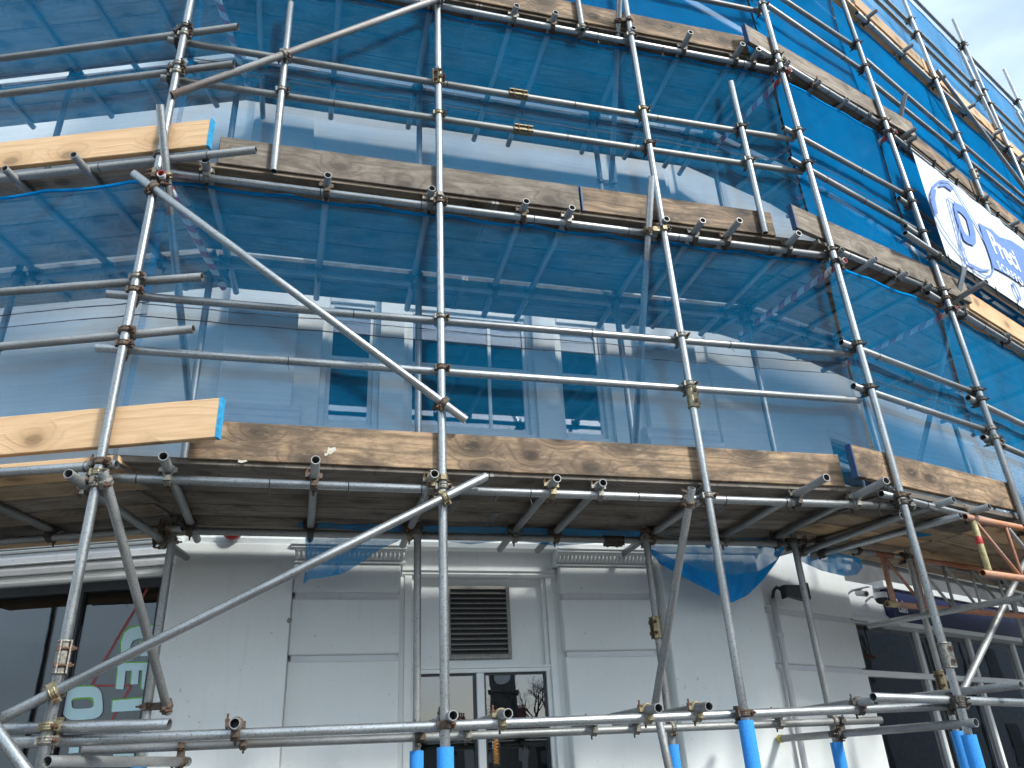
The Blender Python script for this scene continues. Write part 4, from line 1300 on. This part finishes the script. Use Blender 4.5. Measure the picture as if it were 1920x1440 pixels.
def drape(label, F, top, bot, d0, d1, seed, mat='net2', n=36, m=14, lay=0.0):
    """loose net hanging between two polylines of photo points"""
    def res(pl, k):
        seg = [math.dist(a, b) for a, b in zip(pl, pl[1:])]
        tot = sum(seg)
        out = []
        for i in range(k + 1):
            t = tot * i / k
            for a, b, sgl in zip(pl, pl[1:], seg):
                if t <= sgl + 1e-6:
                    w = t / sgl if sgl else 0
                    out.append((a[0] + (b[0] - a[0]) * w, a[1] + (b[1] - a[1]) * w)); break
                t -= sgl
            else: out.append(pl[-1])
        return out
    tp, bp = res(top, n), res(bot, n)
    P0 = F.px(*top[0], d0)
    R_ = F.mat(P0).inverted()
    V, Fc = [], []
    for j in range(m + 1):
        v = j / m
        for i in range(n + 1):
            x = tp[i][0] + (bp[i][0] - tp[i][0]) * v
            y = tp[i][1] + (bp[i][1] - tp[i][1]) * v
            f = noise.noise(Vector((i * .33, v * 1.2 + i * .05, seed))) * .05 + noise.noise(Vector((i * .9, v * .5, seed + 5))) * .02
            V.append(R_ @ F.px(x, y, d0 + (d1 - d0) * v + f * (.4 + v) + lay))
    for j in range(m):
        for i in range(n):
            q = j * (n + 1) + i
            Fc.append((q, q + 1, q + n + 2, q + n + 1))
    o = obj('net_scrap', mesh('net_scrap', V, Fc, M[mat], True), F.mat(P0))
    return tag(o, label, 'netting', 'loose ends of netting under the lowest platform')
sw = drape('slack swag of blue netting hanging beside the white pilaster', B, [(1212, 1016), (1300, 1012), (1400, 1010), (1470, 1012)],
           [(1214, 1026), (1238, 1058), (1290, 1087), (1340, 1112), (1372, 1130), (1402, 1116), (1432, 1086), (1456, 1052), (1472, 1018)], 1.12, 1.22, 3, 'net2')
drape('folded lower band of the slack swag of netting', B, [(1214, 1026), (1262, 1048), (1320, 1070), (1372, 1078), (1420, 1072), (1456, 1050), (1471, 1022)],
      [(1214, 1028), (1238, 1058), (1290, 1087), (1340, 1112), (1372, 1130), (1402, 1116), (1432, 1086), (1456, 1054), (1472, 1024)], 1.13, 1.20, 9, 'net2')
drape('torn wispy net scrap over the left pier capital', B, [(572, 1000), (640, 1000), (700, 1000), (765, 1002)],
      [(574, 1060), (568, 1098), (578, 1086), (600, 1084), (640, 1077), (676, 1056), (712, 1030), (766, 1006)], 1.2, 1.26, 5, 'net2', 30, 12)
drape('strip of bunched blue net sagging above the louvre vent', B, [(560, 978), (700, 980), (900, 984), (1080, 990), (1205, 996)],
      [(560, 988), (700, 996), (800, 1010), (880, 1021), (960, 1012), (1040, 1024), (1120, 1018), (1205, 1010)], 1.05, 1.05, 8, 'net2', 60, 6)
drape('small blue net scrap beside the inner standard by the floodlight', B, [(1500, 1024), (1560, 1034), (1612, 1046)],
      [(1500, 1052), (1540, 1070), (1580, 1080), (1606, 1078), (1618, 1064)], 1.18, 1.24, 12, 'net2', 24, 8)
drape('blue net strip tucked under the pale boards by the girders', C, [(1700, 998), (1760, 990), (1860, 978), (1920, 970)],
      [(1702, 1010), (1760, 1002), (1860, 992), (1920, 982)], .6, .6, 14, 'net2', 20, 4)

# ------------------------------------------------------------------ foam sleeves on the feet
def foam(p, z1, label, r=.041):
    L = z1 - .35
    o = obj('foam_sleeve', tube_mesh(L, M['foam'], r, r - R_T - .0015, 24), frame_z(Vector((p.x, p.y, .35)), Vector((0, 0, 1))))
    tag(o, label, 'foam sleeve', 'blue foam sleeves on the scaffold feet')
foam(B.pt(0, 0, 0), Z(B, 834, 1401, 0), 'blue foam sleeve on the front standard before the entrance')
foam(INN['S2'], Z(B, 781, 1408, .945), 'blue foam sleeve on the inner standard left of the entrance mullion')
foam(Vector((*SP[3], 0)), Z(B, 1399, 1351, 0), 'blue foam sleeve on the front standard before the plain white pilaster')
foam(INN['S3'], Z(B, 1264, 1396, .94), 'blue foam sleeve on the inner standard beside the rusticated pier')
foam(INN['S4'], Z(B, 1566, 1392, .94), 'blue foam sleeve on the inner standard beside the drainpipe')
foam(Vector((*SP[4], 0)), Z(B, 1815, 1378, 0), 'large blue foam sleeve on the front standard by the right shop window')
foam(INN['S5'], CZ + .115, 'blue foam sleeve half hidden behind the front one by the right shop')
foam(INN['S1'], Z(B, 280, 1433, .98), 'blue foam sleeve low on the inner standard by the lettered shop window')

# ------------------------------------------------------------------ white banner
bd = -.085
bs0, bz0 = D.sz(1774, 480, bd)
bs_t, bz1 = D.sz(1711, 284, bd)
bs1 = 5.2
ban = empty('banner', D.pt(bs0, bd, bz0), 'white printed banner with a blue letter logo tied to the right of the scaffold', 'banner')
V, Fc = [], []
nx, nzz = 90, 20
def bwave(s, v): return .012 * noise.noise(Vector((s * 1.3, v * .8, 2))) + .010 * noise.noise(Vector((s * 5, v * .6, 7))) * (v ** 2) + .006
for j in range(nzz + 1):
    for i in range(nx + 1):
        u, v = i / nx, j / nzz
        s = bs0 + (bs1 - bs0) * u
        scal = .018 * abs(math.sin((s - bs0) / .47 * math.pi)) * v ** 8
        V.append((s - bs0 + (bs_t - bs0) * v * (1 - u), -bwave(s, v), (bz1 - bz0) * v - scal))
for j in range(nzz):
    for i in range(nx):
        q = j * (nx + 1) + i
        Fc.append((q, q + 1, q + nx + 2, q + nx + 1))
obj('sheet', mesh('sheet', V, Fc, M['banner'], True), D.mat(D.pt(bs0, bd, bz0)), ban)
PD = bd - .024
def bpx(x, y): return (1640 + x / 3.4286, 180 + y / 3.4286)
def bpoly(name, pts, mat, d=PD): return flat_poly(name, D, d, pts, mat, ban, bpx)
# sketched double ring of the logo, in banner coordinates taken from the photo
cx, cy = 562, 850
def tilt(rx, ry, n=48, k0=0.0, k1=2 * math.pi, c=(562, 850), rot=RAD(-62)):
    out = []
    for i in range(n):
        t = k0 + (k1 - k0) * i / (n - 1)
        x, y = rx * math.cos(t), ry * math.sin(t)
        out.append((c[0] + x * math.cos(rot) - y * math.sin(rot), c[1] + x * math.sin(rot) + y * math.cos(rot)))
    return out
RING_O = [(478, 545), (420, 538), (378, 570), (360, 620), (366, 690), (392, 770), (432, 850), (486, 930), (548, 1010), (610, 1085), (670, 1140), (720, 1165), (755, 1155), (768, 1115), (752, 1040), (722, 960), (684, 880), (640, 800), (592, 720), (544, 640), (510, 580)]
RING_I = [(476, 568), (430, 572), (402, 600), (386, 640), (388, 690), (408, 765), (444, 842), (496, 920), (556, 1000), (616, 1072), (672, 1122), (714, 1145), (742, 1138), (752, 1106), (738, 1040), (710, 965), (674, 888), (632, 808), (584, 728), (538, 652), (506, 600)]
flat_ring('logo_ring', D, PD, RING_O, [((a[0] * .55 + b[0] * .45), (a[1] * .55 + b[1] * .45)) for a, b in zip(RING_O, RING_I)], 'print', ban, bpx)
R2 = [((a[0] * .82 + 562 * .18), (a[1] * .82 + 850 * .18)) for a in RING_I]
R3 = [((a[0] * .79 + 564 * .21), (a[1] * .79 + 852 * .21)) for a in RING_I]
for q in line_poly([(388, 600), (380, 660), (400, 760)], 9) + line_poly([(600, 1075), (690, 1120), (738, 1120)], 6) + line_poly([(415, 575), (455, 570), (500, 605)], 8):
    bpoly('logo_stroke', q, 'print')
# the letter
P_O = [(508, 678), (560, 716), (590, 735), (622, 800), (648, 880), (652, 940), (640, 962), (600, 945), (575, 925), (560, 880), (560, 880), (540, 800)]
bpoly('logo_letter', [(508, 678), (552, 700), (586, 728), (604, 760), (590, 790), (556, 752), (530, 735)], 'print', PD - .001)
bpoly('logo_letter', [(586, 728), (622, 790), (648, 880), (652, 942), (640, 962), (618, 945), (612, 870), (590, 790)], 'print', PD - .0012)
bpoly('logo_letter', [(640, 962), (602, 948), (574, 926), (560, 880), (582, 882), (600, 898), (618, 905)], 'print', PD - .001)
bpoly('logo_letter', [(508, 678), (530, 735), (560, 830), (582, 882), (560, 880), (530, 800), (512, 730)], 'print', PD - .0014)
for q in line_poly([(468, 650), (548, 940), (580, 1085)], 2.2) + line_poly([(468, 650), (515, 680)], 2) + line_poly([(515, 680), (548, 860), (552, 930), (612, 1100)], 2.2) + line_poly([(478, 690), (515, 690), (496, 745), (526, 745), (512, 800), (536, 800), (524, 850), (546, 850), (536, 905), (552, 905)], 1.5) + \
        line_poly([(552, 940), (566, 990), (580, 975), (572, 1040), (596, 1040), (578, 1080)], 1.5):
    bpoly('logo_mast', q, 'print', PD - .0022)
bpoly('ribbon', [(668, 812), (690, 828), (752, 858), (800, 905), (880, 930), (960, 985), (1060, 1020), (1180, 1120), (1180, 1330), (1060, 1230), (960, 1215), (880, 1165), (800, 1120), (768, 1105), (744, 1040), (716, 960), (690, 880)], 'print', PD - .0005)
def btext(txt, x, y, size, mat, bold=.0, sp=1.0, stretch=1.0, d=PD - .003):
    p = D.px(*bpx(x, y), d)
    obj('lettering', text_mesh(txt, size, M[mat], bold, 0, sp), D.mat(p) @ Matrix.Rotation(math.pi / 2, 4, 'X') @ Matrix.Diagonal((stretch, 1, 1, 1)), ban)
btext('Preci', 770, 1002, .40, 'white', .010, 1.05, .74)
btext('SCAFFO', 800, 1108, .145, 'white', .003, 1.35, .9)
btext('0', 918, 1300, .30, 'print', .002, 1.0, .85)
# eyelet ties along the head and foot
for i in range(11):
    s = bs0 + .03 + i * .47
    p = D.pt(s, bd - .012, bz1 - .03)
    obj('tie_cord', box_mesh(.006, .03, .11, M['black']), D.mat(p + Vector((0, 0, .05))) @ Matrix.Rotation(.5, 4, 'X'), ban)
    p = D.pt(s, bd - .004, bz0 + .02)
    obj('tie_cord', box_mesh(.006, .014, .10, M['black']), D.mat(p - Vector((0, 0, .045))), ban)

# ------------------------------------------------------------------ lattice girders under the right-hand platform
def girder(label, F, s0, d, zt, zb, n, bay, mats):
    root = empty('lattice_girder', F.pt(s0, d, zb), label, 'girder', 'lattice girders carrying the lowest platform')
    L = n * bay + .12
    def bar(nm, p, q, m_, r): tube(nm, p, q, m_, root, False, r)
    bar('chord', F.pt(s0 - .07, d, zt), F.pt(s0 + L, d, zt), mats[0], R_T)
    bar('chord', F.pt(s0 - .07, d, zb), F.pt(s0 + L, d, zb), mats[1], R_T)
    for k in range(n + 1):
        s = s0 + .02 + k * bay
        bar('post', F.pt(s, d, zb + .02), F.pt(s, d, zt - .02), mats[2] if k == 0 else (mats[3] if k < 2 else 'galv_dull'), .0215 if k == 0 else .0125)
        if k < n: bar('diagonal', F.pt(s + .03, d, zt - .02), F.pt(s + bay * .92, d, zb + .02), mats[3] if k < 1 else 'galv_dull', .0125)
    p = F.pt(s0 + .02, d, (zt + zb) / 2 + .01)
    if mats[2] == 'yellow': obj('tape_band', tube_mesh(.055, M['tape'], .0228, .001), frame_z(p, Vector((0, 0, 1))), root)
    else:
        obj('chord_end', tube_mesh(.11, M['yellow'], R_T + .0008, .004), frame_z(F.pt(s0 - .072, d, zb), F.u), root)
girder('orange rusty lattice girder in front, with a yellow end post', C, .80, .02, Z(C, 1815, 962, .02) - .035, Z(C, 1832, 1073, .02), 6, .42, ['orange', 'orange', 'yellow', 'orange'])
girder('orange rusty lattice girder behind the corner standard, crossing the navy fascia', C, 1.15, .99, Z(C, 1650, 1040, .99), Z(C, 1675, 1133, .99), 8, .42, ['orange', 'orange', 'orange', 'orange'])

# ------------------------------------------------------------------ small fixtures on the walls
def curve_tube(name, pts, r, mat, parent=None, seg=12):
    V, Fc = [], []
    o = pts[0]
    for i, p in enumerate(pts):
        t = (pts[min(i + 1, len(pts) - 1)] - pts[max(i - 1, 0)]).normalized()
        e1 = t.cross(Vector((.31, .2, .93))).normalized(); e2 = t.cross(e1)
        for k in range(seg):
            a = 2 * math.pi * k / seg
            V.append(p - o + e1 * (r * math.cos(a)) + e2 * (r * math.sin(a)))
    for i in range(len(pts) - 1):
        for k in range(seg):
            l = (k + 1) % seg
            Fc.append((i * seg + k, i * seg + l, (i + 1) * seg + l, (i + 1) * seg + k))
    Fc += [tuple(range(seg))[::-1], tuple(range((len(pts) - 1) * seg, len(pts) * seg))]
    me = mesh(name, V, Fc, M[mat], True)
    bm = bmesh.new(); bm.from_mesh(me); bmesh.ops.recalc_face_normals(bm, faces=bm.faces); bm.to_mesh(me); bm.free()
    return obj(name, me, Matrix.Translation(o), parent)
ps, pz = B.sz(1440, 1122, 1.57)
pe = empty('drainpipe', B.pt(ps + .03, 1.57, 0), 'grey painted pipe running down the white corner under the floodlight', 'pipe')
pp = B.pt(ps + .045, 1.575, 0)
curve_tube('pipe_run', [Vector((pp.x, pp.y, z)) for z in [0, .6, 1.2, 1.8, 2.2, pz]], .024, 'pipe', pe)
for z in (Z(B, 1455, 1195, 1.57), 1.55):
    obj('pipe_collar', tube_mesh(.035, M['pipe'], .030, .006), frame_z(Vector((pp.x, pp.y, z)), Vector((0, 0, 1))), pe)
fl = empty('floodlight', Vector((pp.x, pp.y, pz)), 'black floodlight on a curved arm fixed to the wall by the pipe', 'floodlight')
a0 = Vector((pp.x, pp.y, pz))
h0 = B.px(1465, 1106, 1.50)
curve_tube('arm', [a0, a0 + (h0 - a0) * .25 + Vector((0, 0, .045)), a0 + (h0 - a0) * .6 + Vector((0, 0, .05)), h0], .014, 'black', fl)
lamp_p = B.px(1490, 1110, 1.47)
bm = bmesh.new()
bmesh.ops.create_cube(bm, size=1)
bmesh.ops.scale(bm, vec=(.19, .10, .115), verts=bm.verts)
for v in bm.verts:
    if v.co.x < 0: v.co.z *= .72; v.co.y *= .6
bmesh.ops.bevel(bm, geom=bm.edges[:], offset=.008, segments=2, affect='EDGES')
me = bpy.data.meshes.new('lamp_housing'); bm.to_mesh(me); bm.free(); me.materials.append(M['black'])
hs = obj('lamp_housing', me, B.mat(lamp_p) @ Matrix.Rotation(.12, 4, 'Y'), fl)
obj('cooling_fin', box_mesh(.02, .085, .13, M['black']), B.mat(lamp_p) @ Matrix.Translation((.1, 0, 0)), fl)
obj('cooling_fin', box_mesh(.012, .07, .10, M['black']), B.mat(lamp_p) @ Matrix.Translation((-.1, 0, 0)), fl)
# red alarm bell under the platform
bp_ = B.px(437, 995, 1.50)
V, Fc = [], []
for j, (r, y) in enumerate(((.002, -.07), (.035, -.066), (.06, -.05), (.068, -.025), (.068, 0))):
    for i in range(20):
        a = 2 * math.pi * i / 20
        V.append((r * math.cos(a), y, r * math.sin(a)))
for j in range(4):
    for i in range(20):
        k = (i + 1) % 20
        Fc.append((j * 20 + i, j * 20 + k, (j + 1) * 20 + k, (j + 1) * 20 + i))
Fc.append(tuple(range(20)))
bell = empty('alarm_bell', bp_, 'small red alarm bell high on the white pilaster under the boards', 'bell')
obj('gong', mesh('gong', V, Fc, M['bell'], True), B.mat(bp_), bell)
obj('back_plate', box_mesh(.11, .03, .11, M['white'], .005), B.mat(bp_ + B.n * .012), bell)
# two small cameras by the fascia
for x, y, lab in ((1617, 1110, 'small white security camera on the wall beside the angled pier'), (1652, 1122, 'white dome security camera next to the navy fascia end')):
    c = K.px(x, y, -.10)
    r_ = empty('security_camera', c, lab, 'camera', 'security cameras by the navy fascia')
    curve_tube('bracket', [c + K.n * .16, c + K.n * .10 + Vector((0, 0, .03)), c + Vector((0, 0, .03))], .011, 'pipe', r_)
    if x < 1640:
        obj('body', tube_mesh(.13, M['pipe'], .026, .006), frame_z(c + K.n * .05, -K.n - K.u * .5 - Vector((0, 0, .3))), r_)
        obj('sunshade', box_mesh(.06, .15, .006, M['gloss'], .002), K.mat(c + Vector((0, 0, .034))), r_)
    else:
        V, Fc = [], []
        for j in range(7):
            t = math.pi / 2 * j / 6
            for i in range(16):
                a = 2 * math.pi * i / 16
                V.append((.055 * math.cos(t) * math.cos(a), .055 * math.cos(t) * math.sin(a), -.055 * math.sin(t)))
        for j in range(6):
            for i in range(16):
                k = (i + 1) % 16
                Fc.append((j * 16 + i, j * 16 + k, (j + 1) * 16 + k, (j + 1) * 16 + i))
        obj('dome', mesh('dome', V, Fc, M['black'], True), Matrix.Translation(c), r_)
        obj('housing', tube_mesh(.05, M['gloss'], .062, .02), frame_z(c, Vector((0, 0, 1))), r_)
# eye hook on the pier joint
c = B.px(543, 1163, 1.50)
V, Fc, fm = [], [], []
ring(V, Fc, fm, Vector((0, 0, 0)), Vector((.2, 1, 0)), .009, .014, .004, 14)
rod(V, Fc, fm, Vector((0, .008, 0)), Vector((0, .05, 0)), .004, 6, 0)
tag(obj('eye_hook', mesh('eye_hook', V, Fc, M['fit']), B.mat(c)), 'tiny metal eye hook on the edge of the white pilaster', 'hook')
# glowing filament lamp behind the entrance glass
c = B.px(930, 1404, 2.1)
lr = empty('pendant_lamp', c, 'glowing amber filament lamp behind the entrance glass', 'lamp')
pts = []
for i in range(90):
    a = i * .62
    pts.append(c + Vector((.018 * math.cos(a), .018 * math.sin(a), -.10 + i * .0022)))
curve_tube('filament', pts, .0035, 'bulb', lr, 6)
obj('envelope', tube_mesh(.26, M['glass'], .034, .002), frame_z(c - Vector((0, 0, .12)), Vector((0, 0, 1))), lr)
obj('lamp_holder', tube_mesh(.07, M['black'], .022), frame_z(c + Vector((0, 0, .13)), Vector((0, 0, 1))), lr)
curve_tube('flex', [c + Vector((0, 0, .19)), c + Vector((0, 0, .5)), c + Vector((0, 0, 1.0))], .004, 'black', lr)
# ------------------------------------------------------------------ across the street, seen mirrored in the glass
def house(x, y, rz, w, dp, h, mat, label):
    r_ = empty('terrace_house', Vector((x, y, -.1)), label, 'house', 'houses across the street mirrored in the glass')
    mw = Matrix.Translation((x, y, -.1)) @ Matrix.Rotation(rz, 4, 'Z')
    obj('wall', box_mesh(w, dp, h, M[mat]), mw @ Matrix.Translation((0, 0, h / 2)), r_)
    rh = 2.2
    V = [(-w / 2, -dp / 2, 0), (w / 2, -dp / 2, 0), (w / 2, dp / 2, 0), (-w / 2, dp / 2, 0), (-w / 2, 0, rh), (w / 2, 0, rh)]
    roof = obj('roof', mesh('roof', V, [(0, 1, 5, 4), (2, 3, 4, 5), (0, 4, 3), (1, 2, 5), (0, 3, 2, 1)], M['slate']), mw @ Matrix.Translation((0, 0, h + .002)), r_)
    ch = obj('chimney', box_mesh(1.5, .7, 2.6, M['brick'], .04), mw @ Matrix.Translation((w / 2 - .8, 0, h + rh + .1)), roof)
    for k in range(4):
        obj('chimney_pot', tube_mesh(.5, M['brick'], .13, .03, 10), mw @ Matrix.Translation((w / 2 - 1.3 + k * .34, 0, h + rh + 1.38)), roof)
    for fl_ in range(2):
        for k in range(2):
            obj('window', box_mesh(1.1, .12, 1.6, M['dark']), mw @ Matrix.Translation((-w / 4 + k * w / 2, dp / 2, 1.8 + fl_ * 3.0)), r_)
MIR = Vector((-3.2, 11.3, 0))
def along(az, dist): return MIR.x + dist * math.sin(RAD(az)), MIR.y - dist * math.cos(RAD(az))
HL = ['stone terrace house at the left end of the mirrored row', 'rendered house second along the mirrored row', 'stone house with chimney beside the mirrored clock tower', 'rendered house right of the mirrored clock tower', 'stone house near the right end of the mirrored row', 'rendered house at the right end of the mirrored row']
for k in range(6):
    x, y = along(25.5 + k * 4.1, 112)
    house(x, y, RAD(25 + k * 4), 8.0, 9, 5.2 + (k % 2) * .5, ('stone', 'render')[k % 2], HL[k])
SL_ = ['tall dark house facing the right-hand shop, nearest the corner', 'second dark house facing the right-hand shop', 'third dark house facing the right-hand shop', 'farthest dark house facing the right-hand shop']
for k in range(4):
    p = K.pt(14 + k * 11.0, -15.0, 0)
    house(p.x, p.y, RAD(40), 10.8, 8, 8.0, 'slate', SL_[k])
tx, ty = along(30.1, 75)
tw = empty('clock_tower', Vector((tx, ty, -.1)), 'dark stone clock tower mirrored in the entrance glass', 'clock tower')
tm_ = Matrix.Translation((tx, ty, 2.6)) @ Matrix.Rotation(RAD(30), 4, 'Z')
obj('plinth', box_mesh(2.8, 2.8, 2.7, M['stone'], .05), tm_ @ Matrix.Translation((0, 0, -1.35)), tw)
obj('shaft', box_mesh(2.3, 2.3, 5.4, M['stone'], .05), tm_ @ Matrix.Translation((0, 0, 2.7)), tw)
obj('ledge', box_mesh(2.7, 2.7, .25, M['stone'], .04), tm_ @ Matrix.Translation((0, 0, 5.5)), tw)
obj('clock_stage', box_mesh(2.2, 2.2, 2.4, M['stone'], .05), tm_ @ Matrix.Translation((0, 0, 6.8)), tw)
for k in range(4):
    f = obj('clock_face', tube_mesh(.06, M['white'], .75, .7, 28), tm_ @ Matrix.Rotation(k * math.pi / 2, 4, 'Z') @ Matrix.Translation((0, 1.1, 6.8)) @ Matrix.Rotation(-math.pi / 2, 4, 'X'), tw)
    obj('clock_hand', box_mesh(.06, .04, .6, M['black']), tm_ @ Matrix.Rotation(k * math.pi / 2, 4, 'Z') @ Matrix.Translation((.0, 1.18, 7.05)), f)
obj('ledge', box_mesh(2.7, 2.7, .22, M['stone'], .04), tm_ @ Matrix.Translation((0, 0, 8.1)), tw)
V = [(-1.2, -1.2, 0), (1.2, -1.2, 0), (1.2, 1.2, 0), (-1.2, 1.2, 0), (0, 0, 2.6)]
obj('spire', mesh('spire', V, [(0, 1, 4), (1, 2, 4), (2, 3, 4), (3, 0, 4), (3, 2, 1, 0)], M['slate']), tm_ @ Matrix.Translation((0, 0, 8.22)), tw)
def bare_tree(x, y, hgt, seed, label):
    rnd = random.Random(seed)
    V, Fc, VT, FT = [], [], [], []
    def limb(p, d, L, r, dep, V, Fc):
        segs = 3
        prev = None
        for k in range(segs + 1):
            q = p + d * (L * k / segs) + Vector((rnd.uniform(-1, 1), rnd.uniform(-1, 1), 0)) * (.02 * L * (k > 0))
            rr = r * (1 - .4 * k / segs)
            e1 = d.orthogonal().normalized(); e2 = d.cross(e1)
            b = len(V)
            for i in range(4):
                a = math.pi / 2 * i
                V.append(q + e1 * (rr * math.cos(a)) + e2 * (rr * math.sin(a)))
            if prev is not None:
                for i in range(4):
                    j = (i + 1) % 4
                    Fc.append((prev + i, prev + j, b + j, b + i))
            prev = b
        return q
    def grow(p, d, L, r, dep):
        q = limb(p, d, L, r, dep, V, Fc)
        if dep == 0: return
        for k in range(rnd.choice((2, 3, 3))):
            ax = d.orthogonal().normalized()
            ax.rotate(Matrix.Rotation(rnd.uniform(0, 6.28), 3, d))
            nd = (d + ax * rnd.uniform(.35, .8) + Vector((0, 0, .12))).normalized()
            grow(q - d * (L * rnd.uniform(0, .25)), nd, L * rnd.uniform(.62, .8), r * .58, dep - 1)
    r_ = empty('bare_tree', Vector((x, y, -.1)), label, 'tree', 'leafless trees across the street')
    top = limb(Vector((0, 0, 0)), Vector((0, 0, 1)), hgt * .3, hgt * .022, 0, VT, FT)
    obj('trunk', mesh('trunk', VT, FT, M['bark'], True), Matrix.Translation((x, y, -.1)), r_)
    for k in range(4):
        a = k * 1.57 + rnd.random()
        grow(top - Vector((0, 0, .05)), Vector((math.cos(a) * .5, math.sin(a) * .5, .9)).normalized(), hgt * .2, hgt * .013, 5)
    obj('crown', mesh('crown', V, Fc, M['bark'], True), Matrix.Translation((x, y, -.1)), r_)
bare_tree(*along(32.3, 70), 11.0, 3, 'leafless tree right of the clock tower in the entrance reflection')
bare_tree(*along(28.6, 78), 8.0, 8, 'leafless tree left of the clock tower in the entrance reflection')

print('objects', len(bpy.data.objects), 'tris', sum(len(m.loop_triangles) if m.loop_triangles else sum(len(p.vertices) - 2 for p in m.polygons) for m in bpy.data.meshes))
